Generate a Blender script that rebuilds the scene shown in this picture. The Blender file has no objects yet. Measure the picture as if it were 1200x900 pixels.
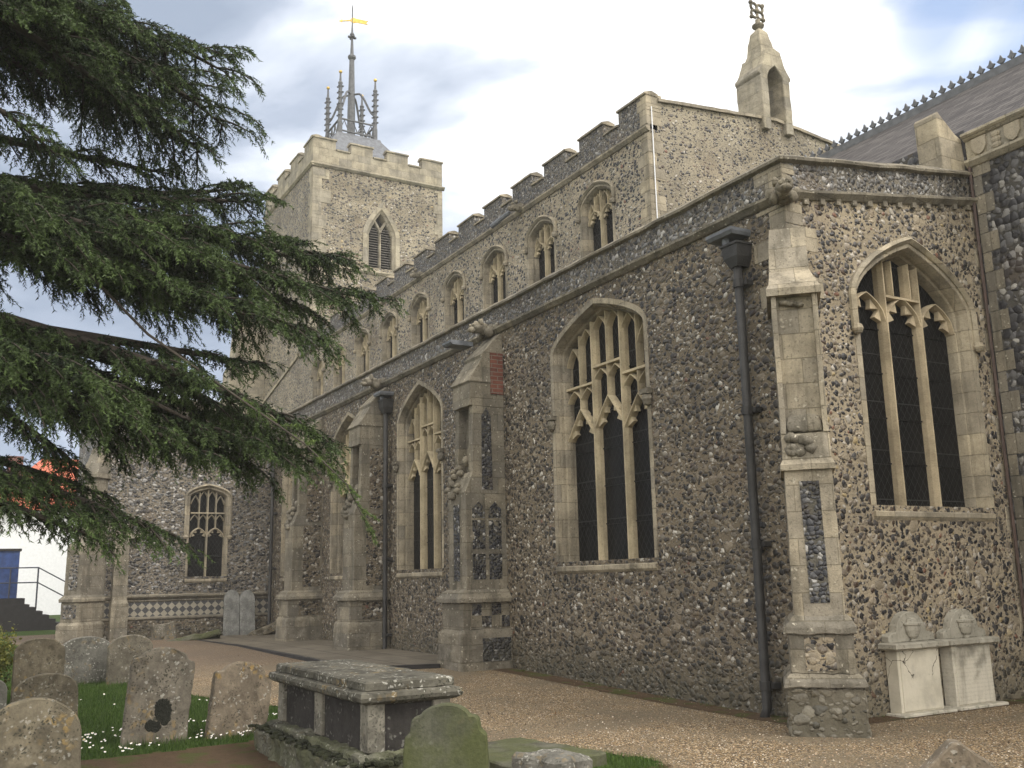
import bpy, bmesh, math, random
import numpy as np
from mathutils import Vector, Matrix, noise

S = bpy.context.scene
COL = S.collection
R = math.radians
RNG = np.random.default_rng(7)
random.seed(7)

# ------------------------------------------------------------------ camera
def make_camera():
    yaw, pitch, roll, f = R(149.981), R(11.413), R(-1.287), 1137.8
    fw = Vector((math.cos(pitch)*math.cos(yaw), math.cos(pitch)*math.sin(yaw), math.sin(pitch)))
    r = fw.cross(Vector((0, 0, 1))).normalized(); u = r.cross(fw)
    r2 = r*math.cos(roll) + u*math.sin(roll); u2 = -r*math.sin(roll) + u*math.cos(roll)
    cam = bpy.data.cameras.new('camera'); o = bpy.data.objects.new('camera', cam)
    m = Matrix((r2, u2, -fw)).transposed().to_4x4(); m.translation = Vector((0, 0, 1.6))
    o.matrix_world = m
    cam.sensor_fit = 'HORIZONTAL'; cam.sensor_width = 36; cam.lens = f/1200*36
    cam.clip_start = 0.05; cam.clip_end = 4000
    COL.objects.link(o); S.camera = o
make_camera()

# ------------------------------------------------------------------ sky and sun
SUN_YAW, SUN_EL = R(38), R(50)      # direction towards the veiled sun
def make_sky():
    w = bpy.data.worlds.new('World'); S.world = w; w.use_nodes = True
    nt = w.node_tree; nt.nodes.clear(); N = nt.nodes.new; L = nt.links.new
    out = N('ShaderNodeOutputWorld')
    sky = N('ShaderNodeTexSky'); sky.sky_type = 'NISHITA'; sky.sun_disc = False
    sky.sun_elevation = SUN_EL; sky.sun_rotation = math.pi/2 - SUN_YAW
    sky.air_density = 1.0; sky.dust_density = 1.5
    bgs = N('ShaderNodeBackground'); bgs.inputs[1].default_value = 0.15
    L(sky.outputs[0], bgs.inputs[0])
    tc = N('ShaderNodeTexCoord')
    mp = N('ShaderNodeMapping'); mp.inputs['Scale'].default_value = (1, 1, 2.2); mp.inputs['Location'].default_value = (.9, .35, .2)
    L(tc.outputs['Generated'], mp.inputs[0])
    n1 = N('ShaderNodeTexNoise'); n1.inputs['Scale'].default_value = 2.7; n1.inputs['Detail'].default_value = 7
    n1.inputs['Roughness'].default_value = 0.5
    n1.inputs['Distortion'].default_value = 0.35
    L(mp.outputs[0], n1.inputs['Vector'])
    # cloud is thinner and brighter round the place where the sun stands behind it
    def dirlobe(px_dir, lo, hi):
        d = N('ShaderNodeVectorMath'); d.operation = 'DOT_PRODUCT'
        L(tc.outputs['Generated'], d.inputs[0]); d.inputs[1].default_value = px_dir
        m = N('ShaderNodeMapRange'); m.interpolation_type = 'SMOOTHSTEP'
        m.inputs['From Min'].default_value = lo; m.inputs['From Max'].default_value = hi
        L(d.outputs['Value'], m.inputs['Value']); return m.outputs['Result']
    def math_(op, a, b=None, clamp=False):
        m = N('ShaderNodeMath'); m.operation = op; m.use_clamp = clamp
        for i, v in enumerate((a, b)):
            if v is None: continue
            if isinstance(v, (int, float)): m.inputs[i].default_value = v
            else: L(v, m.inputs[i])
        return m.outputs[0]
    glow = dirlobe(DIR_GLOW, 0.90, 0.992)
    back = dirlobe(DIR_BACK, -0.2, 0.9)
    s = math_('ADD', math_('MULTIPLY', math_('SUBTRACT', n1.outputs['Fac'], 0.5), 1.9), 0.465)
    s = math_('ADD', s, math_('MULTIPLY', glow, 0.34))
    s = math_('ADD', s, math_('MULTIPLY', back, 0.22))
    ramp = N('ShaderNodeValToRGB'); cr = ramp.color_ramp
    cr.elements[0].position = 0.40; cr.elements[0].color = (0.235, 0.285, 0.37, 1)
    cr.elements[1].position = 0.86; cr.elements[1].color = (1.0, 0.975, 0.935, 1)
    e = cr.elements.new(0.56); e.color = (0.315, 0.365, 0.455, 1)
    e = cr.elements.new(0.70); e.color = (0.52, 0.565, 0.64, 1)
    L(s, ramp.inputs[0])
    bgc = N('ShaderNodeBackground'); bgc.inputs[1].default_value = CLOUD
    wm = N('ShaderNodeMix'); wm.data_type = 'RGBA'; L(dirlobe(DIR_BACK, -0.3, 0.6), wm.inputs[0]); L(ramp.outputs[0], wm.inputs[6]); wm.inputs[7].default_value = (1.0, 0.965, 0.905, 1)
    L(wm.outputs[2], bgc.inputs[0])
    L(math_('MULTIPLY_ADD' if False else 'ADD', math_('MULTIPLY', dirlobe(DIR_BACK, 0.1, 0.9), 0.65), CLOUD), bgc.inputs[1])
    # a torn opening in the cloud shows the blue sky
    hole = dirlobe(DIR_HOLE, 0.966, 0.988)
    n2 = N('ShaderNodeTexNoise'); n2.inputs['Scale'].default_value = 9; n2.inputs['Detail'].default_value = 6
    n2.inputs['Distortion'].default_value = 0.6
    L(tc.outputs['Generated'], n2.inputs['Vector'])
    h = math_('ADD', hole, math_('MULTIPLY', math_('SUBTRACT', n2.outputs['Fac'], 0.5), 1.6))
    h = math_('MULTIPLY', math_('MULTIPLY', h, 1.0, True), math_('MULTIPLY', hole, 0.8), True)
    mix = N('ShaderNodeMixShader'); L(h, mix.inputs[0]); L(bgc.outputs[0], mix.inputs[1]); L(bgs.outputs[0], mix.inputs[2])
    L(mix.outputs[0], out.inputs[0])
DIR_GLOW = (-0.640, 0.586, 0.497)
DIR_BACK = (0.75, -0.30, 0.59)
DIR_HOLE = (-0.345, 0.805, 0.483)
CLOUD = 1.05
make_sky()
sun = bpy.data.lights.new('sun', 'SUN'); sun.energy = 1.5; sun.angle = R(20); sun.color = (1, 0.95, 0.88)
so = bpy.data.objects.new('sun', sun); COL.objects.link(so)
sd = Vector((math.cos(SUN_EL)*math.cos(SUN_YAW), math.cos(SUN_EL)*math.sin(SUN_YAW), math.sin(SUN_EL)))
so.rotation_euler = sd.to_track_quat('Z', 'Y').to_euler()
S.view_settings.view_transform = 'Standard'; S.view_settings.look = 'None'
S.view_settings.exposure = 0.72; S.view_settings.gamma = 1; S.view_settings.use_curve_mapping = False
S.render.engine = 'CYCLES'
GLARE_HAZE = 0.0011

# ------------------------------------------------------------------ material helpers
class NT:
    def __init__(s, name):
        s.m = bpy.data.materials.new(name); s.m.use_nodes = True
        s.t = s.m.node_tree; s.t.nodes.clear()
        s.out = s.n('ShaderNodeOutputMaterial'); s.b = s.n('ShaderNodeBsdfPrincipled')
        s.l(s.b.outputs[0], s.out.inputs[0])
        s.tc = s.n('ShaderNodeTexCoord'); s.P = s.tc.outputs['Object']
    def n(s, t): return s.t.nodes.new(t)
    def l(s, a, b): s.t.links.new(a, b)
    def put(s, sock, v):
        if v is None: return
        if isinstance(v, (int, float)): sock.default_value = v
        elif isinstance(v, tuple):
            sock.default_value = v if len(v) == len(sock.default_value) else v + (1,)
        else: s.l(v, sock)
    def math(s, op, a, b=None, c=None, clamp=False):
        m = s.n('ShaderNodeMath'); m.operation = op; m.use_clamp = clamp
        for i, v in enumerate((a, b, c)): s.put(m.inputs[i], v)
        return m.outputs[0]
    def vm(s, op, a, b=None):
        m = s.n('ShaderNodeVectorMath'); m.operation = op
        s.put(m.inputs[0], a)
        if op == 'SCALE': s.put(m.inputs['Scale'], b)
        else: s.put(m.inputs[1], b)
        return m.outputs[0]
    def noise(s, scale, detail=4, rough=.55, vec=None, dist=0, col=False):
        x = s.n('ShaderNodeTexNoise'); x.inputs['Scale'].default_value = scale; x.inputs['Detail'].default_value = detail
        x.inputs['Roughness'].default_value = rough; x.inputs['Distortion'].default_value = dist
        s.l(vec or s.P, x.inputs['Vector']); return x.outputs['Color' if col else 'Fac']
    def vor(s, scale, vec=None, rnd=1, feat='F1'):
        x = s.n('ShaderNodeTexVoronoi'); x.feature = feat; x.inputs['Scale'].default_value = scale
        x.inputs['Randomness'].default_value = rnd; s.l(vec or s.P, x.inputs['Vector']); return x
    def ss(s, v, a, b, lo=0, hi=1):
        x = s.n('ShaderNodeMapRange'); x.interpolation_type = 'SMOOTHSTEP'
        s.put(x.inputs['Value'], v); s.put(x.inputs['From Min'], a); s.put(x.inputs['From Max'], b)
        x.inputs['To Min'].default_value = lo; x.inputs['To Max'].default_value = hi; return x.outputs['Result']
    def mix(s, f, a, b, mode='MIX'):
        x = s.n('ShaderNodeMix'); x.data_type = 'RGBA'; x.blend_type = mode
        s.put(x.inputs[0], f); s.put(x.inputs[6], a); s.put(x.inputs[7], b); return x.outputs[2]
    def ramp(s, v, els, const=False):
        x = s.n('ShaderNodeValToRGB'); cr = x.color_ramp
        if const: cr.interpolation = 'CONSTANT'
        while len(cr.elements) < len(els): cr.elements.new(.5)
        for e, (p, c) in zip(cr.elements, els): e.position = p; e.color = c + (1,)
        s.put(x.inputs[0], v); return x.outputs[0]
    def sep(s, v, col=False):
        x = s.n('ShaderNodeSeparateColor' if col else 'ShaderNodeSeparateXYZ'); s.l(v, x.inputs[0]); return x.outputs
    def scale3(s, v, sc):
        return s.vm('MULTIPLY', v, sc)
    def warp(s, amt, scale=3.0):
        c = s.noise(scale, 3, col=True)
        d = s.vm('SCALE', s.vm('SUBTRACT', c, (.5, .5, .5)), amt)
        return s.vm('ADD', s.P, d)
    def done(s, col, rough=.9, height=None, dist=.02, spec=.3, strength=1.0, metal=0):
        s.put(s.b.inputs['Base Color'], col); s.put(s.b.inputs['Roughness'], rough)
        s.b.inputs['Specular IOR Level'].default_value = spec; s.b.inputs['Metallic'].default_value = metal
        if height is not None:
            bp = s.n('ShaderNodeBump'); bp.inputs['Distance'].default_value = dist; bp.inputs['Strength'].default_value = strength
            s.l(height, bp.inputs['Height']); s.l(bp.outputs[0], s.b.inputs['Normal'])
        return s.m

def m_flint(name, mortar, scale, cover, pal, big=0.0, courses=1.25, rim=0.5, stain=0.35, rnd=.95, small=True, warp=.11):
    t = NT(name)
    w = t.warp(warp, 6)
    v3 = t.scale3(w, (1, 1, courses))
    def layer(sc, cov, off):
        vv = t.vm('ADD', v3, off)
        v = t.vor(sc, vv, rnd); d = v.outputs['Distance']; c = t.sep(v.outputs['Color'], True)
        thr = t.math('MULTIPLY_ADD', c[0], cov*.55, cov*.65)
        m = t.ss(t.math('SUBTRACT', thr, d), -.015, .045)
        col = t.ramp(c[1], pal, True)
        inner = t.math('DIVIDE', d, thr)
        edge = t.math('MULTIPLY', t.ss(inner, .55, .95), t.ss(c[2], 1-rim, 1-rim+.02))
        col = t.mix(t.math('MULTIPLY', edge, .65), col, tuple(min(.5, x*1.15+.03) for x in mortar))
        dome = t.math('SUBTRACT', 1, t.math('POWER', t.math('MINIMUM', inner, 1.0), 2.5))
        h = t.math('MULTIPLY', m, t.math('MULTIPLY_ADD', dome, .6, .4))
        return m, col, h
    m1, c1, h1 = layer(scale, cover, (0, 0, 0))
    mot = t.noise(22, 4); grain = t.noise(110, 2)
    mc = t.mix(t.ss(t.noise(1.3, 5), .35, .7), mortar, tuple(x*(1-stain) for x in mortar))
    mc = t.mix(t.math('MULTIPLY', t.ss(mot, .3, .75), .35), mc, tuple(x*.55 for x in mortar))
    col, h = mc, t.math('MULTIPLY', mot, .35)
    if small:
        m2, c2, h2 = layer(scale*1.9, cover*.8, (3.3, 1.7, 5.1))
        col = t.mix(m2, col, c2); h = t.math('MAXIMUM', h, t.math('MULTIPLY', h2, .65))
        mm = t.math('MAXIMUM', m1, m2)
    else: mm = m1
    if big > 0:
        m3, c3, h3 = layer(scale*.42, big, (7.7, 2.1, .6))
        keep = t.ss(t.noise(1.9, 1), .56, .6)
        m3 = t.math('MULTIPLY', m3, keep)
    col = t.mix(m1, col, c1); h = t.math('MAXIMUM', h, h1)
    if big > 0:
        col = t.mix(m3, col, t.mix(.55, c3, tuple(min(.5, x*1.2) for x in mortar))); h = t.math('MAXIMUM', h, t.math('MULTIPLY', h3, m3))
    # variation inside each stone, and large patches
    col = t.mix(.55, col, t.ramp(t.noise(60, 3), [(.3, (.35,)*3), (.7, (1.0,)*3)]), 'MULTIPLY')
    col = t.mix(.7, col, t.ramp(t.noise(.55, 5, .6), [(.34, (.58, .55, .50)), (.5, (.88, .87, .86)), (.64, (1.08, 1.05, 1.0))]), 'MULTIPLY')
    col = t.mix(t.math('MULTIPLY', t.ss(t.noise(.9, 5, .6, t.vm('ADD', t.P, (31, 7, 13))), .56, .68), .2), col, (.14, .095, .06))
    # damp green-brown at the foot of the wall
    z = t.sep(t.P)[2]
    damp = t.ss(t.math('ADD', z, t.math('MULTIPLY', t.noise(2.2, 4), -1.0)), .35, -.35)
    col = t.mix(t.math('MULTIPLY', damp, .6), col, (.06, .055, .035))
    h = t.math('ADD', h, t.math('MULTIPLY', grain, .12))
    rough = t.math('MULTIPLY_ADD', mm, -.45, .93)
    return t.done(col, rough, h, .035, .45)

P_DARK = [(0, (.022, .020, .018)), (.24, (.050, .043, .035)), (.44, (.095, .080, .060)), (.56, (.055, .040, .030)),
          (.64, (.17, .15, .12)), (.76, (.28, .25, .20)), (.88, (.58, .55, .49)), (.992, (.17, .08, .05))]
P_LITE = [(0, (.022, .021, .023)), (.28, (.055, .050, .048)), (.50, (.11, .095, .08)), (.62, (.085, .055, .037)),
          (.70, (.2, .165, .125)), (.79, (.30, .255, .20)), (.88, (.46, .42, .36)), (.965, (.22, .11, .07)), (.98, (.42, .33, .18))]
P_BLUE = [(0, (.030, .029, .030)), (.3, (.060, .057, .056)), (.52, (.115, .108, .10)), (.7, (.2, .2, .2)), (.84, (.34, .33, .32)), (.95, (.55, .53, .5))]
P_KNAP = [(0, (.018, .018, .022)), (.35, (.035, .037, .045)), (.65, (.075, .075, .08)), (.85, (.16, .16, .16)), (.94, (.4, .39, .37))]
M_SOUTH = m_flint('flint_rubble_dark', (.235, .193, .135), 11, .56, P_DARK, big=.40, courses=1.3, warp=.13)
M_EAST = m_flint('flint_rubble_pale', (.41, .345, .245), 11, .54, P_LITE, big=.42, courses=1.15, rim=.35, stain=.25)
M_CLER = m_flint('flint_clerestory', (.45, .39, .29), 11, .50, P_LITE, courses=1.2)
M_GABLE = m_flint('flint_gable', (.42, .37, .275), 12, .45, P_LITE, courses=1.2)
M_TOWER = m_flint('flint_tower', (.44, .385, .285), 8.5, .48, P_LITE, courses=1.2)
M_PARA = m_flint('flint_parapet', (.22, .195, .155), 14, .60, P_BLUE, courses=1.05, small=True)
M_WING = m_flint('flint_porch', (.26, .225, .175), 11, .58, P_BLUE, courses=1.3)
M_KNAP = m_flint('flint_knapped', (.14, .13, .105), 19, .7, P_KNAP, courses=1.0, rnd=.6, rim=.0, small=False)
M_CHAN = m_flint('flint_chancel', (.085, .08, .07), 9.5, .72, [(0, (.03, .03, .035)), (.4, (.065, .065, .07)), (.6, (.13, .13, .135)), (.78, (.26, .255, .25)), (.9, (.36, .35, .33))], courses=1.0, rnd=.55, rim=.2, small=False)

def m_stone(name, base, dark=(.09, .08, .06), joints=True, bl=.55, bh=.28, lichen=.5, streak=.5, pale=(.5, .46, .37)):
    t = NT(name)
    n1 = t.noise(2.3, 6, .62); n2 = t.noise(9, 5, .6); n3 = t.noise(55, 4, .6)
    col = t.mix(t.ss(n1, .35, .68), base, tuple(x*.62 for x in base))
    jm = None
    if joints:
        x = t.sep(t.P)
        u = t.math('ADD', x[0], x[1])
        cb = t.n('ShaderNodeCombineXYZ'); t.l(u, cb.inputs[0]); t.l(x[2], cb.inputs[1])
        b = t.n('ShaderNodeTexBrick'); t.l(cb.outputs[0], b.inputs['Vector'])
        b.inputs['Scale'].default_value = 1; b.inputs['Brick Width'].default_value = bl; b.inputs['Row Height'].default_value = bh
        b.inputs['Mortar Size'].default_value = .006; b.inputs['Color1'].default_value = (.68, .68, .70, 1); b.inputs['Color2'].default_value = (1.08, 1.04, .96, 1)
        b.inputs['Mortar'].default_value = (.6, .58, .52, 1); b.inputs['Mortar Smooth'].default_value = .4
        col = t.mix(.85, col, b.outputs['Color'], 'MULTIPLY'); jm = b.outputs['Fac']
    st = t.noise(1, 5, .6, t.scale3(t.P, (5, 5, .8)))
    col = t.mix(t.math('MULTIPLY', t.ss(st, .45, .72), streak), col, dark)
    lv = t.vor(16, t.warp(.12, 9)); lm = t.math('MULTIPLY', t.ss(lv.outputs['Distance'], .30, .18), t.ss(n2, .48, .62))
    col = t.mix(t.math('MULTIPLY', lm, lichen), col, pale)
    col = t.mix(t.math('MULTIPLY', t.ss(t.noise(31, 4), .56, .68), lichen), col, dark)
    col = t.mix(.5, col, t.ramp(n3, [(.3, (.6,)*3), (.7, (1.05,)*3)]), 'MULTIPLY')
    h = t.math('ADD', t.math('MULTIPLY', n2, .6), t.math('MULTIPLY', n3, .35))
    if jm is not None: h = t.math('SUBTRACT', h, t.math('MULTIPLY', jm, .4))
    return t.done(col, .92, h, .018, .25)
M_ASH = m_stone('limestone_ashlar', (.40, .355, .275), streak=.7, lichen=.55)
M_ASHD = m_stone('limestone_weathered', (.26, .235, .187), streak=.85, lichen=.8)
M_ASHP = m_stone('limestone_pale', (.47, .415, .315), streak=.35, lichen=.3)
M_TRAC = m_stone('limestone_tracery', (.56, .47, .315), joints=False, streak=.35, lichen=.25)
M_TRACE = m_stone('limestone_tracery_east', (.56, .46, .31), joints=False, streak=.3, lichen=.2)
M_TASH = m_stone('limestone_tower', (.44, .40, .315), bl=.6, bh=.33, streak=.35)

def m_plain(name, c, rough=.6, metal=0, nz=.25, spec=.4, bump=.004):
    t = NT(name); n = t.noise(7, 5)
    col = t.mix(t.ss(n, .3, .7), c, tuple(x*(1-nz*1.6) for x in c))
    return t.done(col, rough, t.noise(40, 3), bump, spec, metal=metal)
M_IRON = m_plain('cast_iron_pipe', (.035, .034, .033), .6)
M_RUST = m_plain('brown_painted_pipe', (.075, .045, .035), .5)
M_LEAD = m_plain('lead', (.15, .16, .18), .7)
M_DLEAD = m_plain('lead_grey', (.13, .135, .145), .65)
M_GOLD = m_plain('gilding', (.75, .5, .12), .35, .6)
M_LOUV = m_plain('louvre_slat', (.13, .12, .105), .8)
M_DARK = m_plain('dark_void', (.012, .012, .012), .9)
M_BARK = m_stone('bark', (.10, .08, .06), joints=False, lichen=.3)
M_BLUE = m_plain('blue_paint', (.025, .06, .2), .5)
M_BLACK = m_plain('black_brick', (.022, .02, .02), .8)
M_RAIL = m_plain('rail_paint', (.05, .055, .08), .5)
M_WHITE = m_plain('white_render', (.78, .79, .82), .85, nz=.05)
M_TILE = None

def m_brick(name, a, b, mortar, bw=.23, rh=.075):
    t = NT(name); x = t.sep(t.P); cb = t.n('ShaderNodeCombineXYZ')
    t.l(t.math('ADD', x[0], x[1]), cb.inputs[0]); t.l(x[2], cb.inputs[1])
    k = t.n('ShaderNodeTexBrick'); t.l(cb.outputs[0], k.inputs['Vector']); k.inputs['Scale'].default_value = 1
    k.inputs['Brick Width'].default_value = bw; k.inputs['Row Height'].default_value = rh; k.inputs['Mortar Size'].default_value = .007
    t.put(k.inputs['Color1'], a); t.put(k.inputs['Color2'], b); t.put(k.inputs['Mortar'], mortar)
    col = t.mix(.5, k.outputs['Color'], t.ramp(t.noise(12, 5), [(.3, (.5,)*3), (.7, (1.1,)*3)]), 'MULTIPLY')
    return t.done(col, .9, t.math('SUBTRACT', t.noise(50, 3), k.outputs['Fac']), .008, .2)
M_BRICK = m_brick('red_brick', (.20, .075, .05), (.13, .05, .038), (.19, .16, .13))
M_TILE = m_brick('roof_tile_red', (.62, .19, .11), (.46, .13, .08), (.22, .08, .05), .26, .14)

def m_slate():
    t = NT('slate_roof'); x = t.sep(t.P); cb = t.n('ShaderNodeCombineXYZ')
    t.l(x[0], cb.inputs[0]); t.l(t.math('MULTIPLY', x[1], 1.3), cb.inputs[1])
    k = t.n('ShaderNodeTexBrick'); t.l(cb.outputs[0], k.inputs['Vector']); k.inputs['Scale'].default_value = 1
    k.inputs['Brick Width'].default_value = .32; k.inputs['Row Height'].default_value = .16; k.inputs['Mortar Size'].default_value = .009
    t.put(k.inputs['Color1'], (.055, .052, .054)); t.put(k.inputs['Color2'], (.115, .108, .106)); t.put(k.inputs['Mortar'], (.035, .033, .035))
    col = t.mix(.6, k.outputs['Color'], t.ramp(t.noise(3, 6), [(.3, (.6, .55, .52)), (.7, (1.1, 1.05, 1.0))]), 'MULTIPLY')
    saw = t.math('FRACT', t.math('DIVIDE', t.math('MULTIPLY', x[1], 1.3), .16))
    return t.done(col, .8, t.math('SUBTRACT', t.math('MULTIPLY', t.math('SUBTRACT', 1, saw), 1.0), k.outputs['Fac']), .02, .15)
M_SLATE = m_slate()

def m_glass():
    t = NT('leaded_glass'); x = t.sep(t.P)
    u = t.math('ADD', x[0], x[1]); a = t.math('ADD', t.math('MULTIPLY', u, 1.5), x[2]); b = t.math('SUBTRACT', t.math('MULTIPLY', u, 1.5), x[2])
    def line(v):
        f = t.math('ABSOLUTE', t.math('SUBTRACT', t.math('FRACT', t.math('DIVIDE', v, .17)), .5)); return t.ss(f, .455, .49)
    ln = t.math('MAXIMUM', line(a), line(b))
    bar = t.ss(t.math('ABSOLUTE', t.math('SUBTRACT', t.math('FRACT', t.math('DIVIDE', x[2], .62)), .5)), .485, .492)
    ln = t.math('MAXIMUM', ln, bar)
    col = t.mix(ln, t.mix(t.noise(3, 2), (.003, .003, .003), (.009, .009, .009)), (.04, .04, .04))
    h = t.math('ADD', t.math('MULTIPLY', ln, 1.0), t.math('MULTIPLY', t.noise(9, 2), .8))
    return t.done(col, .4, h, .012, .12)
M_GLASS = m_glass()

def m_diamond():
    t = NT('diamond_flushwork'); x = t.sep(t.P)
    u = x[1]; a = t.math('FLOOR', t.math('DIVIDE', t.math('ADD', u, x[2]), .2)); b = t.math('FLOOR', t.math('DIVIDE', t.math('SUBTRACT', u, x[2]), .2))
    k = t.math('MODULO', t.math('ABSOLUTE', t.math('ADD', a, b)), 2)
    n = t.noise(30, 3)
    col = t.mix(k, t.mix(n, (.02, .02, .022), (.09, .09, .09)), t.mix(t.noise(6, 4), (.34, .31, .25), (.2, .18, .14)))
    return t.done(col, .8, t.math('ADD', t.math('MULTIPLY', k, .5), n), .012, .4)
M_DIAM = m_diamond()

def m_head(name, base, ly=.35, lw=.4, dark=.4, seed=0.0, moss=0.0, orange=(.30, .20, .07)):
    """weathered gravestone: mottled stone, white, orange and black lichen"""
    base = tuple(x*.80 for x in base)
    t = NT(name)
    P = t.vm('ADD', t.P, (seed, seed*1.7, seed*.3)); t.P = P
    n = t.noise(4, 6, .65); f = t.noise(38, 5, .65)
    col = t.mix(t.ss(n, .35, .65), base, tuple(x*.6 for x in base))
    st = t.noise(1, 5, .6, t.scale3(P, (7, 7, 1.0)))
    col = t.mix(t.math('MULTIPLY', t.ss(st, .45, .75), .5), col, tuple(x*.4 for x in base))
    w = t.warp(.1, 12)
    def spots(sc, c, amt, lo, nz, nlo):
        global _
        v = t.vor(sc, w); m = t.math('MULTIPLY', t.ss(v.outputs['Distance'], lo, lo*.6), t.ss(t.noise(nz, 4, .6), nlo, nlo+.1))
        return t.mix(t.math('MULTIPLY', m, amt, clamp=True), col, c)
    col = spots(9, tuple(x*.25 for x in base), dark, .38, 3.1, .48)
    col = spots(13, orange, ly, .45, 2.3, .50)
    col = spots(22, (.46, .45, .40), lw, .36, 4.4, .46)
    col = spots(34, (.035, .035, .025), min(1, dark*1.5), .42, 6, .46)
    col = spots(5.5, tuple(x*.35 for x in base), dark, .40, 2.1, .46)
    if moss: col = t.mix(t.math('MULTIPLY', t.ss(t.noise(2.2, 5), .35, .6), moss), col, (.075, .085, .03))
    col = t.mix(.5, col, t.ramp(f, [(.3, (.55,)*3), (.7, (1.1,)*3)]), 'MULTIPLY')
    return t.done(col, .93, t.math('ADD', t.math('MULTIPLY', n, .7), t.math('MULTIPLY', f, .4)), .014, .2)

def m_marble():
    t = NT('stained_white_marble')
    n = t.noise(3, 6, .6); st = t.noise(1, 5, .6, t.scale3(t.P, (6, 6, .9)))
    col = t.mix(t.ss(n, .4, .7), (.50, .465, .385), (.32, .30, .24))
    z = t.sep(t.P)[2]
    top = t.ss(t.math('ADD', z, t.math('MULTIPLY', t.noise(5, 4), .35)), .78, .98)
    col = t.mix(t.math('MULTIPLY', top, .55), col, (.17, .16, .13))
    col = t.mix(t.math('MULTIPLY', t.ss(st, .5, .75), .55), col, (.13, .12, .09))
    col = t.mix(t.math('MULTIPLY', t.ss(t.noise(24, 4), .58, .66), .5), col, (.08, .075, .06))
    return t.done(col, .7, t.noise(30, 5), .008, .3)
M_MARB = m_marble()

# ------------------------------------------------------------------ mesh helpers
class Fr:
    """wall frame: u to the right seen from outside, v up, w outwards"""
    def __init__(s, o, u):
        s.o = Vector(o); s.u = Vector(u).normalized(); s.v = Vector((0, 0, 1)); s.w = s.u.cross(s.v)
    def __call__(s, u, v, w=0): return s.o + s.u*u + s.v*v + s.w*w
ID = lambda u, v, w=0: Vector((u, v, w))

class MB:
    def __init__(s): s.v = []; s.f = []
    def add(s, pts, faces):
        n = len(s.v); s.v += [tuple(p) for p in pts]; s.f += [tuple(i+n for i in f) for f in faces]
    def prism(s, fr, poly, w0, w1):
        n = len(poly)
        s.add([fr(a, b, w0) for a, b in poly] + [fr(a, b, w1) for a, b in poly],
              [tuple(range(n))[::-1], tuple(range(n, 2*n))] + [(i, (i+1) % n, n+(i+1) % n, n+i) for i in range(n)])
    def box(s, fr, u0, u1, v0, v1, w0, w1): s.prism(fr, [(u0, v0), (u1, v0), (u1, v1), (u0, v1)], w0, w1)
    def loft(s, rings, cap=True, closed=True):
        n = len(rings[0]); k = len(s.v); fs = []
        pts = [p for r in rings for p in r]
        for j in range(len(rings)-1):
            for i in range(n if closed else n-1):
                a = j*n+i; b = j*n+(i+1) % n
                fs.append((a, b, b+n, a+n))
        if cap and closed: fs += [tuple(range(n))[::-1], tuple(range((len(rings)-1)*n, len(rings)*n))]
        s.add(pts, fs)
    def stack(s, fr, secs):
        """stacked sections (v, u0, u1, w0, w1)"""
        s.loft([[fr(a, v, c), fr(b, v, c), fr(b, v, d), fr(a, v, d)] for v, a, b, c, d in secs])
    def tube(s, pts, rad, seg=8):
        pts = [Vector(p) for p in pts]; rings = []
        rad = rad if isinstance(rad, (list, tuple)) else [rad]*len(pts)
        prev = None
        for i, p in enumerate(pts):
            d = (pts[min(i+1, len(pts)-1)] - pts[max(i-1, 0)]).normalized()
            a = prev if prev is not None else (Vector((0, 0, 1)) if abs(d.z) < .9 else Vector((1, 0, 0)))
            x = (a - d*a.dot(d)).normalized(); y = d.cross(x); prev = x
            rings.append([p + (x*math.cos(t) + y*math.sin(t))*rad[i] for t in [2*math.pi*k/seg for k in range(seg)]])
        s.loft(rings)
    def bar(s, fr, path, wd, w0, w1, ch=.35):
        """stone bar along a 2-d path, chamfered towards the front"""
        n = len(path); rings = []
        for i, p in enumerate(path):
            a = path[max(i-1, 0)]; b = path[min(i+1, n-1)]
            d = Vector((b[0]-a[0], b[1]-a[1])); d = d.normalized() if d.length > 1e-9 else Vector((0, 1)); q = Vector((-d.y, d.x))
            h = wd/2; wm = w0+(w1-w0)*.5
            rings.append([fr(p[0]+q.x*o, p[1]+q.y*o, w) for o, w in ((-h, w0), (-h, wm), (-h*ch, w1), (h*ch, w1), (h, wm), (h, w0))])
        s.loft(rings)
    def lathe(s, c, prof, seg=12, sx=1, sy=1):
        s.loft([[Vector(c)+Vector((math.cos(t)*r*sx, math.sin(t)*r*sy, z)) for t in [2*math.pi*k/seg for k in range(seg)]] for r, z in prof])
    def blob(s, c, r, seg=8):
        c = Vector(c); r = Vector(r) if not isinstance(r, (int, float)) else Vector((r, r, r))
        rings = []
        for j in range(seg//2+1):
            ph = math.pi*(j+.02)/(seg//2+.04)
            rings.append([c+Vector((r.x*math.sin(ph)*math.cos(t), r.y*math.sin(ph)*math.sin(t), -r.z*math.cos(ph))) for t in [2*math.pi*k/seg for k in range(seg)]])
        s.loft(rings)

def roughen(bm, size, amp, freq=6, seed=0):
    for _ in range(7):
        es = [e for e in bm.edges if e.calc_length() > size]
        if not es or len(bm.verts) > 60000: break
        bmesh.ops.subdivide_edges(bm, edges=es, cuts=1, use_grid_fill=True)
    for v in bm.verts:
        p = v.co*freq + Vector((seed, seed*.7, 0))
        d = noise.noise_vector(p)*amp + noise.noise_vector(p*3.1)*amp*.4
        v.co += d

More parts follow.
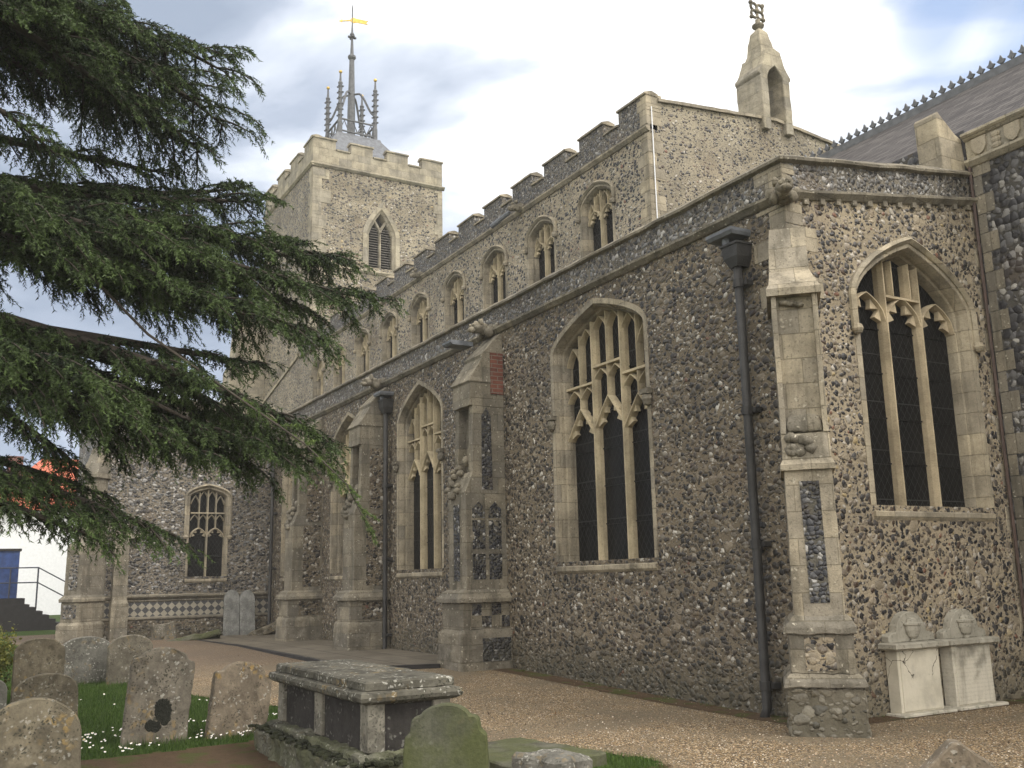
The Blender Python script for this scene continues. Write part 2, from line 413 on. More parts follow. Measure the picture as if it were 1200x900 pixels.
def build(name, mb, mat, parent=None, rough=None, smooth=False, bevel=0, recalc=True):
    me = bpy.data.meshes.new(name); me.from_pydata([tuple(v) for v in mb.v], [], mb.f)
    bm = bmesh.new(); bm.from_mesh(me)
    if recalc or rough: bmesh.ops.recalc_face_normals(bm, faces=bm.faces)
    if rough:
        bmesh.ops.remove_doubles(bm, verts=bm.verts, dist=1e-5)
        if bevel: bmesh.ops.bevel(bm, geom=bm.edges[:], offset=bevel, segments=1, affect='EDGES', clamp_overlap=True)
        roughen(bm, *rough)
    bm.to_mesh(me); bm.free()
    me.materials.append(mat)
    o = bpy.data.objects.new(name, me); COL.objects.link(o)
    if smooth: me.polygons.foreach_set('use_smooth', [True]*len(me.polygons))
    if parent is not None:
        o.parent = parent
        m = Matrix.Identity(4); q = parent
        chain = []
        while q is not None: chain.append(q); q = q.parent
        top = chain[-1]
        if parent is top and parent.type == 'EMPTY': o.matrix_parent_inverse = (Matrix.Translation(top.location) @ top.rotation_euler.to_matrix().to_4x4()).inverted()
    return o
def build_each(name, mb, mat, parent=None, gap=.06, **kw):
    """one object for each group of touching pieces in the mesh"""
    n = len(mb.v); root = list(range(n))
    def find(a):
        while root[a] != a: root[a] = root[root[a]]; a = root[a]
        return a
    for f in mb.f:
        for i in f[1:]: root[find(i)] = find(f[0])
    comp = {}
    for i in range(n): comp.setdefault(find(i), []).append(i)
    C = list(comp.values()); V = np.array([tuple(v) for v in mb.v]); lo = np.array([V[c].min(0) for c in C]); hi = np.array([V[c].max(0) for c in C])
    g = list(range(len(C)))
    def gf(a):
        while g[a] != a: a = g[a]
        return a
    for i in range(len(C)):
        near = np.all((lo[i]-gap <= hi[i+1:]) & (lo[i+1:] <= hi[i]+gap), axis=1)
        for j in np.nonzero(near)[0]: g[gf(i+1+int(j))] = gf(i)
    groups = {}
    for i in range(len(C)): groups.setdefault(gf(i), set()).update(C[i])
    out = []
    for k, vs in groups.items():
        order = sorted(vs); mp = {v: i for i, v in enumerate(order)}; m2 = MB(); m2.v = [mb.v[v] for v in order]
        m2.f = [tuple(mp[i] for i in f) for f in mb.f if f[0] in mp]; out.append(build(name, m2, mat, parent, **kw))
    return out[0]
def thing(name, label, cat, loc=(0, 0, 0), group=None):
    o = bpy.data.objects.new(name, None); COL.objects.link(o); o.location = loc; o.empty_display_size = .2
    tag(o, label, cat, group); return o
def tag(o, label, cat, group=None):
    o['label'] = label; o['category'] = cat
    if group: o['group'] = group
    return o
def struct(o, kind='structure'): o['kind'] = kind; return o

# ------------------------------------------------------------------ ground
def gz(x, y):
    t = min(1, max(0, (-x-8)/9)); z = .17*t*t*(3-2*t)
    t = min(1, max(0, (-x-20)/18)); z += .12*t
    return z
def sheet(name, mat, poly_fn, x0, x1, y0, y1, step, dz, kind='structure'):
    nx = int((x1-x0)/step)+1; ny = int((y1-y0)/step)+1; mb = MB(); idx = {}
    def vid(i, j):
        if (i, j) not in idx:
            x = x0+i*step; y = y0+j*step; idx[(i, j)] = len(mb.v); mb.v.append((x, y, gz(x, y)+dz))
        return idx[(i, j)]
    for i in range(nx-1):
        for j in range(ny-1):
            if poly_fn(x0+(i+.5)*step, y0+(j+.5)*step): mb.f.append((vid(i, j), vid(i+1, j), vid(i+1, j+1), vid(i, j+1)))
    o = build(name, mb, mat, recalc=False); o['kind'] = kind; return o
def m_grassbase():
    t = NT('turf'); n = t.noise(1.2, 6); f = t.noise(60, 4)
    col = t.mix(n, (.04, .075, .016), (.075, .12, .026)); col = t.mix(t.ss(f, .4, .7), col, (.02, .03, .01))
    return t.done(col, .95, f, .03, .1)
M_TURF = m_grassbase()
def m_gravel():
    t = NT('gravel'); v = t.vor(62); c = t.sep(v.outputs['Color'], True)
    col = t.ramp(c[0], [(0, (.11, .072, .038)), (.2, (.25, .17, .09)), (.45, (.36, .255, .135)), (.7, (.45, .33, .185)), (.86, (.52, .43, .30)), (.95, (.64, .58, .48))], True)
    col = t.mix(t.ss(v.outputs['Distance'], .38, .7), col, (.06, .045, .03))
    n = t.noise(.9, 6, .6); n2 = t.noise(2.6, 5, .6)
    col = t.mix(t.math('MULTIPLY', t.ss(n, .42, .66), .72), col, (.13, .105, .07))
    col = t.mix(t.math('MULTIPLY', t.ss(n2, .5, .72), .5), col, (.17, .13, .08))
    x = t.sep(t.P)
    worn = t.ss(t.math('ADD', x[0], t.math('MULTIPLY', n, 5)), -12.5, -18.5)
    col = t.mix(t.math('MULTIPLY', worn, .62), col, (.085, .06, .045))
    return t.done(col, .9, t.math('SUBTRACT', 1, v.outputs['Distance']), .012, .3)
M_GRAV = m_gravel()
def m_soil():
    t = NT('bare_soil'); n = t.noise(7, 6, .7); f = t.noise(50, 4)
    col = t.mix(n, (.13, .085, .052), (.05, .036, .022)); col = t.mix(t.ss(t.noise(3, 5), .5, .62), col, (.07, .075, .025))
    return t.done(col, .95, t.math('ADD', n, t.math('MULTIPLY', f, .5)), .05, .1)
M_SOIL = m_soil()
# base sheet to the horizon
mb = MB()
xs = [-1500, -400, -120] + list(range(-60, 21, 2)) + [60, 400, 1500]; ys = [-1500, -400, -100, -40] + list(range(-20, 41, 4)) + [100, 400, 1500]
for y in ys:
    for x in xs: mb.v.append((x, y, gz(x, y)-.012))
nx = len(xs)
for j in range(len(ys)-1):
    for i in range(nx-1): mb.f.append((j*nx+i, j*nx+i+1, (j+1)*nx+i+1, (j+1)*nx+i))
struct(build('ground', mb, M_TURF, recalc=False))
def lawn_edge(x):      # the gravel lies north of this line
    w = .16*noise.noise(Vector((x*1.3, 0, 3)))
    pts = [(-60, 1.2), (-30, 1.6), (-22, 2.0), (-17.5, 2.55), (-14.5, 3.1), (-12.5, 3.9), (-11.4, 3.9), (-10.6, 3.15), (-9.6, 3.2), (-8.9, 4.35), (-8.2, 5.35), (-7.4, 5.6), (-6.6, 5.3), (-5.5, 5.0), (-3, 3.6), (4, 2)]
    for (a, b), (c, d) in zip(pts, pts[1:]):
        if a <= x <= c: return b+(d-b)*(x-a)/(c-a)+w
    return 2
sheet('gravel_path', M_GRAV, lambda x, y: y > lawn_edge(x), -34, 6, -2, 12.2, .1, 0.0)
def soil_in(x, y):
    e = .12*noise.noise(Vector((x*2, y*2, 1)))
    return y < lawn_edge(x)+.03 and -10.35+e+(y-1.6)*-.12 < x < -5.5 and y > -1 and not (-8.5 < x < -7.05 and y > 4.3)
sheet('bare_earth', M_SOIL, soil_in, -11, -5, -1, 5.6, .08, .004)
def foot_in(x, y):
    e = .22+.22*noise.noise(Vector((x*1.1, 5, 2)))+.08*noise.noise(Vector((x*5, y*5, 2)))
    return y > YSW-e and x > -15 and x < -7.6 or (x < XEW+e*.7 and y > 8.0)
YSW, XEW = 8.4, -7.9
sheet('wall_foot_earth', M_SOIL, foot_in, -15, -7.4, 7.6, 12.1, .05, .006)
def m_pave():
    t = NT('old_paving'); n = t.noise(3, 6); f = t.noise(40, 4)
    x = t.sep(t.P); cb = t.n('ShaderNodeCombineXYZ'); t.l(x[0], cb.inputs[0]); t.l(x[1], cb.inputs[1])
    b = t.n('ShaderNodeTexBrick'); t.l(cb.outputs[0], b.inputs['Vector']); b.inputs['Scale'].default_value = 1
    b.inputs['Brick Width'].default_value = 1.1; b.inputs['Row Height'].default_value = .7; b.inputs['Mortar Size'].default_value = .015
    t.put(b.inputs['Color1'], (.115, .097, .070)); t.put(b.inputs['Color2'], (.15, .128, .095)); t.put(b.inputs['Mortar'], (.035, .03, .022))
    col = t.mix(.6, b.outputs['Color'], t.ramp(n, [(.3, (.5,)*3), (.7, (1.1,)*3)]), 'MULTIPLY')
    return t.done(col, .75, t.math('SUBTRACT', f, b.outputs['Fac']), .01, .4)
M_PAVE = m_pave()
mb = MB()
poly = [(-28.6, 5.9), (-24, 6.25), (-19.5, 6.2), (-16.6, 6.15), (-15.8, 6.7), (-15.6, 7.45), (-15.6, 8.39), (-28.9, 8.39)]
mb.add([(x, y, .16) for x, y in poly]+[(x, y, .215+(.02 if x < -24 else 0)) for x, y in poly], [tuple(range(8, 16))]+[(i, (i+1) % 8, 8+(i+1) % 8, 8+i) for i in range(8)])
struct(build('pavement', mb, M_PAVE))
mb = MB()
for a, b in zip(poly[:5], poly[1:6]):
    d = Vector((b[0]-a[0], b[1]-a[1])).normalized(); q = Vector((d.y, -d.x))*.09
    mb.add([(a[0], a[1], .23), (b[0], b[1], .23), (b[0]+q.x, b[1]+q.y, .23), (a[0]+q.x, a[1]+q.y, .23), (a[0], a[1], .1), (b[0], b[1], .1), (b[0]+q.x, b[1]+q.y, .1), (a[0]+q.x, a[1]+q.y, .1)],
           [(0, 1, 2, 3), (0, 1, 5, 4), (1, 2, 6, 5), (2, 3, 7, 6), (3, 0, 4, 7)])
struct(build('pavement_kerb', mb, M_BLACK, rough=(.3, .012, 4, 2)))

# ------------------------------------------------------------------ window kit
def rise_fn(W, rise, a):
    def h(u):
        t = min(1, abs(u)/(W/2)); return rise*(a*(1-t)+(1-a)*math.sqrt(max(0, 1-t*t)))
    return h
def outline(uc, W, v0, vs, rise, a, n=16):
    h = rise_fn(W, rise, a); p = [(uc-W/2, v0), (uc-W/2, (v0+vs)/2)]
    for i in range(2*n+1):
        th = math.pi*(1-i/(2*n)); u = W/2*math.cos(th); p.append((uc+u, vs+h(u)))
    return p+[(uc+W/2, (v0+vs)/2), (uc+W/2, v0)]
def offset(path, o):
    r = []; n = len(path)
    for i in range(n):
        a = Vector(path[max(i-1, 0)]); p = Vector(path[i]); b = Vector(path[min(i+1, n-1)])
        d1 = (p-a) if i else (b-p); d2 = (b-p) if i < n-1 else d1
        n1 = Vector((d1.y, -d1.x)).normalized(); n2 = Vector((d2.y, -d2.x)).normalized()
        m = (n1+n2).normalized(); r.append((p.x+m.x*o/max(.45, m.dot(n1)), p.y+m.y*o/max(.45, m.dot(n1))))
    return r
def wall_mesh(mb, fr, u0, u1, vb, vt, ops, w=0):
    """wall face with arched openings; vb/vt constants or functions; ops sorted outlines"""
    B = vb if callable(vb) else (lambda u: vb); T = vt if callable(vt) else (lambda u: vt)
    q = lambda pts: mb.add([fr(a, b, w) for a, b in pts], [(0, 1, 2, 3)])
    cur = u0
    for op in ops:
        a, b = op[0][0], op[-1][0]; s = op[0][1]
        q([(cur, B(cur)), (a, B(a)), (a, T(a)), (cur, T(cur))])
        q([(a, B(a)), (b, B(b)), (b, s), (a, s)])
        arch = [p for p in op[1:-1]][1:-1]
        arch = [p for i, p in enumerate(arch) if i == 0 or p[0] > arch[i-1][0]+1e-6]
        for p, r in zip(arch, arch[1:]): q([p, r, (r[0], T(r[0])), (p[0], T(p[0]))])
        cur = b
    q([(cur, B(cur)), (u1, B(u1)), (u1, T(u1)), (cur, T(cur))])
def pointed(uc, w, vs, rise, a=.5, n=6):
    h = rise_fn(w, rise, a); return [(uc-w/2+w*i/(2*n), vs+h(-w/2+w*i/(2*n))) for i in range(2*n+1)]
def ogee(uc, w, vs, rise, n=7):
    L = []
    for i in range(n+1):
        t = i/n; L.append((uc-w/2*(1-t)**.9 + .0, vs+rise*(.62*math.sin(t*math.pi/2)+.38*t**3)))
    return L+[(2*uc-x, y) for x, y in L[-2::-1]]
def cusps(mb, fr, uc, w, vs, rise, w0, w1, k=.03):
    for s in (-1, 1):
        mb.prism(fr, [(uc+s*w*.44, vs+rise*.05), (uc+s*w*.40, vs+rise*.48), (uc+s*w*.24, vs+rise*.18)], w0+.03, w1-.04)
        mb.prism(fr, [(uc+s*w*.36, vs+rise*.50), (uc+s*w*.16, vs+rise*.80), (uc+s*w*.13, vs+rise*.46)], w0+.03, w1-.04)

def perp_window(church, fr, uc, W, v0, vs, rise, a, lights=3, head=.7, stage=None, sill=.1, hood=True, depth=.34, mt=M_TRAC, mf=M_ASH, surround=.13, bars=(.62,), label=None, hoodend=None, square=False, sub=True, spl=.45, fine=1.0):
    """a Perpendicular window: splayed jambs, tracery, leaded glass, sill, hood mould"""
    op = outline(uc, W, v0, vs, rise, a)
    mb = MB(); prof = [(-surround, -.01), (-surround, .006), (-.008, .006), (.0, -.01), (.035, -.05), (.05, -.045), (.085, -.10), (.09, -.15), (.13, -.175), (.15, -.17), (.17, -.22), (.175, -depth)]
    prof = [(o*spl if o > 0 else o, w) for o, w in prof]
    rings = [[fr(x, y, w) for x, y in offset(op, o)] for o, w in prof]
    mb.loft(rings, cap=False, closed=False)
    f = build('window', mb, mf, church, smooth=False)
    if label: f['label'] = label
    inn = offset(op, .165*spl); iL, iR = inn[0][0], inn[-1][0]; iw = iR-iL; h0 = rise_fn(iw, rise*.94, a)
    top = lambda u: vs+h0(u-uc)-.0
    g = MB(); gp = offset(op, .16*spl); g.add([fr(x, y, -depth+.012) for x, y in gp], [tuple(range(len(gp)))])
    zb = v0+.55
    while W > 1 and zb < vs:
        g.box(fr, uc-W/2+.1, uc+W/2-.1, zb-.009, zb+.009, -depth+.005, -depth+.03); zb += .58
    build('glass', g, M_GLASS, f)
    t = MB(); w0, w1 = -depth+.01, -depth+.15; lw = iw/lights; mw = (.07 if W > 1.8 else .055)*fine
    for k in range(1, lights):
        u = iL+k*lw; t.bar(fr, [(u, v0), (u, top(u)+.02)], mw, w0, w1+.01)
    for k in range(lights):
        u = iL+(k+.5)*lw; cen = (lights == 3 and k == 1)
        s0 = head+(.10 if cen and stage else 0); rh = lw*(.62 if stage else .55)
        path = ogee(u, lw, s0, rh) if stage == 'ogee' else pointed(u, lw, s0, rh, .35)
        t.bar(fr, path, .048*fine, w0, w1); cusps(t, fr, u, lw-.05, s0, rh, w0, w1)
        if not sub: continue
        ap = s0+rh
        t.bar(fr, [(u, ap-.02), (u, top(u)+.02)], .042, w0, w1-.01)
        for sgn in (-1, 1):
            us = u+sgn*lw/4; sw = lw/2
            for b in bars:
                bz = b+(.24 if cen else 0)
                if bz > top(us)-.15: continue
                t.bar(fr, [(us-sw/2, bz), (us+sw/2, bz)], .045, w0, w1, .8)
                t.bar(fr, pointed(us, sw, bz-.22, .17, .7, 4), .032, w0, w1-.02)
            tv = top(us+(sw/2 if us > uc else -sw/2)); base = tv-.2
            if base > ap-.1: t.bar(fr, pointed(us, sw, base, .2+max(0, top(us)-tv)*.4, .7, 4), .032, w0, w1-.02)
    build('tracery', t, mt, f)
    s = MB(); s.prism(lambda a_, b_, w_: fr(w_, b_, a_), [(-depth, v0+.005), (-.02, v0-.06), (.035, v0-.08), (.035, v0-.08-sill*.6), (.0, v0-sill-.08), (-depth, v0-sill-.08)], uc-W/2-.06, uc+W/2+.06)
    build('sill', s, mf, f, rough=(.12, .006, 9, uc), bevel=.004)
    if hood:
        he = hoodend if hoodend else vs-.25
        hp = [(x, y) for x, y in offset(op, -.10) if y > he]
        hp = [(hp[0][0], he)]+hp+[(hp[-1][0], he)]
        h = MB(); rr = []
        for o, w in ((-.045, .0), (-.045, .04), (.0, .075), (.04, .03), (.04, .0)):
            rr.append([fr(x, y, w) for x, y in offset(hp, o)])
        h.loft(rr, cap=False, closed=False)
        for x, y in (hp[0], hp[-1]): h.blob(fr(x, y-.03, .05), .075)
        build('hood_mould', h, mf, f, rough=(.15, .006, 8, uc))
    return op

def course(mb, fr, u0, u1, v, prof, dv=0.0):
    """moulded string course or coping along u; prof = (w, dv) closed; rises by dv over its run"""
    n = 2 if dv == 0 else 2
    mb.loft([[fr(u, v+b+dv*i, a) for a, b in prof] for i, u in enumerate((u0, u1))])
STRING = [(-.02, -.07), (.03, -.06), (.09, .0), (.09, .035), (.02, .07), (-.02, .08)]
COPING = [(-.32, -.02), (.0, -.02), (.06, .0), (.065, .035), (.0, .08), (-.10, .15), (-.16, .17), (-.32, .12)]
def quoins(mb, fr, u, sgn, v0, v1, seed=0, bh=.3, lo=.16, hi=.36, w=.004):
    r = random.Random(seed); v = v0; k = 0
    while v < v1-.02:
        h = min(bh*r.uniform(.85, 1.15), v1-v); L = (hi if k % 2 else lo)*r.uniform(.85, 1.15)
        a, b = sorted((u, u+sgn*L)); mb.box(fr, a, b, v+.004, v+h-.004, -.02, w+r.uniform(0, .004)); v += h; k += 1

# ------------------------------------------------------------------ THE CHURCH
church = thing('church', 'medieval flint and limestone church with battlemented nave and west tower', 'church', (-20, 12.1, 0))
XE, YS, XW, YN = -7.9, 8.4, -29.2, 12.1
FS = Fr((0, YS, 0), (1, 0, 0)); FE = Fr((XE, 0, 0), (0, 1, 0)); FN = Fr((0, YN, 0), (1, 0, 0))
FW = Fr((XW, 0, 0), (0, 1, 0))
SOUTH_W = [(-27.0, 2.2), (-22.75, 2.2), (-18.5, 2.15), (-11.95, 2.42)]
ops = []
for i, (uc, W) in enumerate(SOUTH_W):
    ops.append(perp_window(church, FS, uc, W, 1.86, 5.2 if i == 3 else 5.02, .58 if i == 3 else .70, .5 if i == 3 else .55, 3, head=3.78, stage='ogee', bars=(4.62,), hood=False, mt=M_TRAC, mf=M_ASH, depth=.34, surround=.09))
    st = MB()
    for s in (-1, 1): st.blob(FS(uc+s*(W/2+.06), 4.05, .04), (.1, .07, .1)); st.box(FS, uc+s*(W/2+.05)-.09, uc+s*(W/2+.05)+.09, 4.13, 4.2, 0, .10)
    build_each('label_stop', st, M_ASHD, church, rough=(.06, .012, 14, i))
mb = MB(); wall_mesh(mb, FS, XW, XE, -.3, 6.03, ops); build('aisle_wall', mb, M_SOUTH, church, recalc=False)
eop = perp_window(church, FE, 10.6, 2.14, 2.38, 4.95, .80, .45, 3, head=4.74, stage=None, bars=(), hood=True, depth=.32, spl=.35, mt=M_TRACE, mf=M_ASHP, surround=.10, hoodend=4.55, sub=False, fine=.8)
evt = lambda u: 6.03+(u-YS)*.155
mb = MB(); wall_mesh(mb, FE, YS, YN, -.3, evt, [eop]); build('east_wall', mb, M_EAST, church, recalc=False)
# extra tracery of the east window: bar and super-lights in the head
t = MB()
for s in (-1, 1):
    t.bar(FE, [(10.6+s*.17, 5.10), (10.6+s*.17, 5.60)], .04, -.31, -.16)
t.bar(FE, [(10.28, 5.10), (10.92, 5.10)], .04, -.31, -.16, .8)
build('tracery', t, M_TRACE, church)
# parapets
PZ0, PZ1 = 6.15, 6.52
mb = MB(); mb.box(FS, XW, XE-.3, PZ0-.1, PZ1, -.3, .0); build('parapet', mb, M_PARA, church)
mb = MB(); mb.loft([[FE(u, 6.05+dz, w) for w, dz in ((-.3, 0), (0, 0), (0, .5), (-.3, .5))] if u < YN else [FE(u, 6.05+.155*(YN-YS)+dz, w) for w, dz in ((-.3, 0), (0, 0), (0, .42), (-.3, .42))] for u in (YS+.002, YN)])
build('parapet', mb, M_PARA, church)
def corner_course(mb, prof, z, rise):
    # one moulding that turns the corner of the aisle; profile (w, dv)
    mb.loft([[Vector((XW, YS-w, z+d)) for w, d in prof], [Vector((XE+w, YS-w, z+d)) for w, d in prof], [Vector((XE+w, YN, z+rise+d)) for w, d in prof]])
mb = MB(); corner_course(mb, COPING, PZ1, .52); build_each('coping', mb, M_ASHD, church, rough=(.25, .014, 3, 1))
mb = MB(); corner_course(mb, STRING, 6.08, .155*(YN-YS)); build_each('string_course', mb, M_ASHD, church, rough=(.3, .008, 5, 2))
mb = MB()
k = YS+.35
while k < YN-.1:
    z = 6.10+(k-YS)*.155; mb.box(FE, k-.04, k+.04, z-.14, z-.04, -.01, .04); k += .29
build_each('corbel', mb, M_ASHD, church, rough=(.2, .006, 6, 3))
# corner quoins
mb = MB(); quoins(mb, FS, XE, -1, 4.5, 6.0, 1, lo=.3, hi=.5); quoins(mb, FE, YS, 1, 4.5, 6.0, 2, lo=.3, hi=.5)
quoins(mb, FS, XE, -1, PZ0, PZ1-.02, 3, bh=.19, lo=.28, hi=.45); quoins(mb, FE, YS, 1, PZ0+.03, PZ1-.02, 4, bh=.2, lo=.12, hi=.24)
quoins(mb, FE, YN, -1, -.1, 6.5, 6, lo=.02, hi=.1)
build_each('quoins', mb, M_ASH, church, rough=(.15, .004, 7, 1), bevel=.004)
# aisle roof, seen only from above
mb = MB(); mb.add([(XW, YS+.3, 6.3), (XE-.3, YS+.3, 6.3), (XE-.3, YN, 6.55), (XE-.3, YN, 6.55), (XW, YN, 7.8), (-15, YN, 7.8)], [(0, 1, 2, 5, 4)]); build('aisle_roof', mb, M_DLEAD, church)

# carved beasts (gargoyles)
def gargoyle(fr, u, v, sc=1.0, seed=0):
    mb = MB(); b = lambda a, c, d, r: mb.blob(fr(u+a*sc, v+c*sc, d*sc), Vector(tuple(x*sc for x in r)), 10)
    b(0, .0, .05, (.15, .18, .13)); b(.0, .02, .20, (.11, .13, .12)); b(.02, .03, .34, (.12, .12, .11)); b(.03, -.03, .45, (.07, .09, .05))
    for s in (-1, 1): b(s*.1, .12, .30, (.035, .05, .07)); b(s*.13, -.06, .16, (.05, .08, .08)); b(s*.06, .06, .44, (.03, .03, .03))
    b(-.17, .06, .02, (.08, .06, .1)); b(.17, .04, .02, (.08, .06, .09))
    build('gargoyle', mb, M_ASHD, church, rough=(.05, .028, 12, seed), smooth=True)
FD = Fr((XE, YS, 0), (1, 1, 0))      # diagonal frame of the corner buttress
gargoyle(FD, 0, 6.05, .85, 3)

# corner buttress, set diagonally
bt = MB()
bt.stack(FD, [(-.3, -.40, .39, -.6, .93), (.47, -.385, .375, -.6, .91)])
M_RUB = m_flint('plinth_rubble', (.25, .22, .17), 6.5, .52, [(0, (.26, .235, .19)), (.3, (.34, .305, .24)), (.55, (.2, .175, .135)), (.72, (.42, .38, .30)), (.85, (.06, .055, .05))], courses=1.4, rnd=.85, rim=0)
BUT = build('buttress', bt, M_RUB, church, rough=(.07, .022, 7, 4), bevel=.02)
bt = MB(); bt.stack(FD, [(.47, -.41, .40, -.5, .95), (.53, -.40, .39, -.5, .94), (.60, -.34, .32, -.5, .87)])
bt.stack(FD, [(.60, -.33, .30, -.5, .86), (.99, -.33, .30, -.5, .86)])
bt.stack(FD, [(.99, -.37, .34, -.5, .90), (1.06, -.37, .34, -.5, .90), (1.17, -.28, .27, -.5, .82)])
build_each('weathering', bt, M_ASHD, BUT, rough=(.06, .016, 8, 2), bevel=.01)
bt = MB()
bt.stack(FD, [(1.16, -.255, .25, -.5, .80), (2.68, -.245, .245, -.5, .77)])
bt.stack(FD, [(2.68, -.28, .28, -.5, .82), (2.74, -.28, .28, -.5, .82), (2.80, -.25, .25, -.5, .77)])
bt.stack(FD, [(2.80, -.25, .25, -.5, .77), (3.08, -.245, .245, -.5, .72)])
# niche: jambs, back, head
bt.stack(FD, [(3.08, -.245, -.19, -.5, .73), (4.62, -.245, -.19, -.5, .73)]); bt.stack(FD, [(3.08, .19, .245, -.5, .73), (4.62, .19, .245, -.5, .73)])
bt.stack(FD, [(3.08, -.19, .19, -.5, .64), (4.62, -.19, .19, -.5, .64)])
bt.stack(FD, [(4.62, -.29, .29, -.5, .77), (4.70, -.29, .29, -.5, .77), (4.76, -.26, .26, -.5, .72), (5.0, -.24, .2, -.5, .40), (5.6, -.2, .2, -.5, .16)])
build('shaft', bt, M_ASH, BUT, rough=(.1, .006, 6, 5), bevel=.008)
bt = MB()
for i in range(9):
    bt.blob(FD(random.uniform(-.17, .17), 2.86+.05*(i % 4)+random.uniform(0, .05), .74), (.07, .07, .055))
bt.stack(FD, [(3.10, -.18, .18, .6, .70), (3.2, -.18, .18, .6, .71), (3.28, -.15, .15, .6, .68)])
for i in range(4): bt.blob(FD(-.1+.05*i, 4.55-.01*i, .66), (.06, .06, .03))
build_each('carving', bt, M_ASHD, BUT, rough=(.03, .02, 16, 9), smooth=True)
bt = MB(); bt.stack(FD, [(1.30, -.085, .11, .7, .806), (2.56, -.10, .10, .7, .782)])
build_each('flint_panel', bt, M_KNAP, BUT)
bt = MB(); bt.box(FD, -.18, .12, .63, .96, .7, .866); build_each('flint_panel', bt, M_EAST, BUT)

def buttress(x0, x1, ys, g, panels=True, lean=0.0, seed=0, mstone=M_ASHD):
    """buttress projecting south from the aisle wall"""
    p = YS-ys; a, b = x0, x1
    m = MB(); m.stack(FS, [(g-.3, a-.06, b+.06, -.1, p+.06), (.72, a-.04, b+.04, -.1, p+.04), (.80, a+.0, b-.0, -.1, p)])
    B = build('buttress', m, mstone, church, rough=(.09, .018, 6, seed), bevel=.02)
    m = MB(); m.stack(FS, [(.80, a+.02, b-.02, -.1, p-.02), (1.24, a+.02, b-.02, -.1, p-.02)])
    m.stack(FS, [(1.24, a-.06, b+.06, -.1, p+.06), (1.31, a-.06, b+.06, -.1, p+.06), (1.36, a-.02, b+.02, -.1, p+.02), (1.42, a+.02, b-.02, -.1, p-.0), (1.46, a+.07, b-.07, -.1, p-.08)])
    build_each('weathering', m, mstone, B, rough=(.08, .010, 7, seed+1), bevel=.008)
    m = MB(); a2, b2, p2 = a+.08, b-.08, p-.12
    m.stack(FS, [(1.45, a2, b2, -.1, p2), (3.12, a2, b2, -.1, p2), (3.45, a2, b2, -.1, p2-.14)])
    # niche stage: two cheeks and a recessed back, then the head block and the long weathering
    m.stack(FS, [(3.45, a2, a2+.13, -.1, p2-.14), (4.62, a2, a2+.13, -.1, p2-.16)]); m.stack(FS, [(3.45, b2-.16, b2, -.1, p2-.14), (4.62, b2-.16, b2, -.1, p2-.16)])
    m.stack(FS, [(3.45, a2+.12, b2-.15, -.1, p2-.30), (4.62, a2+.12, b2-.15, -.1, p2-.32)])
    m.stack(FS, [(4.62, a2-.01, b2+.0, -.1, p2-.10), (5.02, a2-.01, b2+.0, -.1, p2-.12), (5.06, a2-.04, b2+.02, -.1, p2-.08), (5.14, a2-.02, b2, -.1, p2-.13), (5.5, a2+.02, b2, -.1, p2-.36), (5.56, a2, b2, -.1, p2-.34), (5.98, a2+.1, b2-.02, -.1, .04)])
    build('shaft', m, mstone, B, rough=(.12, .008, 5, seed+2), bevel=.008)
    # carved gablet on the south set-off
    m = MB(); uc = (a+b)/2
    for i in range(12): m.blob(FS(a2+random.uniform(-.02, .38), 3.05+.045*i, p2+.02-.012*i), (.10-.004*i, .08, .06))
    m.blob(FS(uc-.05, 3.68, p2-.22), (.10, .08, .10))
    build_each('carving', m, mstone, B, rough=(.05, .02, 13, seed), smooth=True)
    # east-face frame for the flushwork
    FE2 = Fr((b2, 0, 0), (0, 1, 0)); y1 = YS; y0 = YS-p2
    if panels:
        k = MB()
        n = (y1-y0-.2)/2
        for j in range(2):
            u0 = y0+.12+j*(n+.03); u1 = u0+n-.04
            for v0, v1 in ((1.62, 2.05), (2.13, 2.62)):
                k.box(FE2, u0, u1, v0, v1, -.05, .004)
            k.prism(FE2, [(u0, 2.66), (u1, 2.66), (u1, 2.82), ((u0+u1)/2, 2.94), (u0, 2.82)], -.05, .004)
        FE3 = Fr((b2+.002, 0, 0), (0, 1, 0))
        k.prism(FE3, [(y0+.32, 3.15), (y0+.53, 3.15), (y0+.51, 4.45), (y0+.43, 4.6), (y0+.33, 4.45)], -.05, .006)
        FSs = Fr((0, ys+.12, 0), (1, 0, 0)); k.box(FSs, uc-.13, uc+.1, 1.6, 2.9, -.05, .006)
        FP = Fr((b-.02, 0, 0), (0, 1, 0)); yy = ys+.02; s = .19
        for j in range(4):
            for i in range(2):
                if (i+j) % 2 == 1: k.box(FP, yy+.16+j*s, yy+.16+(j+1)*s-.01, .83+i*.2, 1.02+i*.2, -.05, .005)
        FQ = Fr((b+.045, 0, 0), (0, 1, 0)); k.box(FQ, ys+.34, YS-.02, .28, .66, -.1, .012)
        build_each('flint_panel', k, M_KNAP, B)
        k = MB(); k.box(FE3, YS-.26, YS-.01, 4.85, 5.60, -.1, .026); build('brick_patch', k, M_BRICK, B)
    else:
        k = MB(); k.box(FE2, y0+.28, y1-.04, 1.55, 3.1, -.05, .005); k.box(Fr((b2+.001, 0, 0), (0, 1, 0)), y0+.35, y1-.03, 3.2, 4.55, -.05, .006)
        k.box(Fr((b-.02, 0, 0), (0, 1, 0)), ys+.3, YS-.06, .85, 1.2, -.05, .005)
        build_each('flint_panel', k, M_SOUTH, B)
    return B
buttress(-15.62, -14.78, 7.5, .13, True, seed=11)
buttress(-20.95, -20.1, 7.5, .15, False, seed=23)
buttress(-25.3, -24.5, 7.5, .15, False, seed=31)
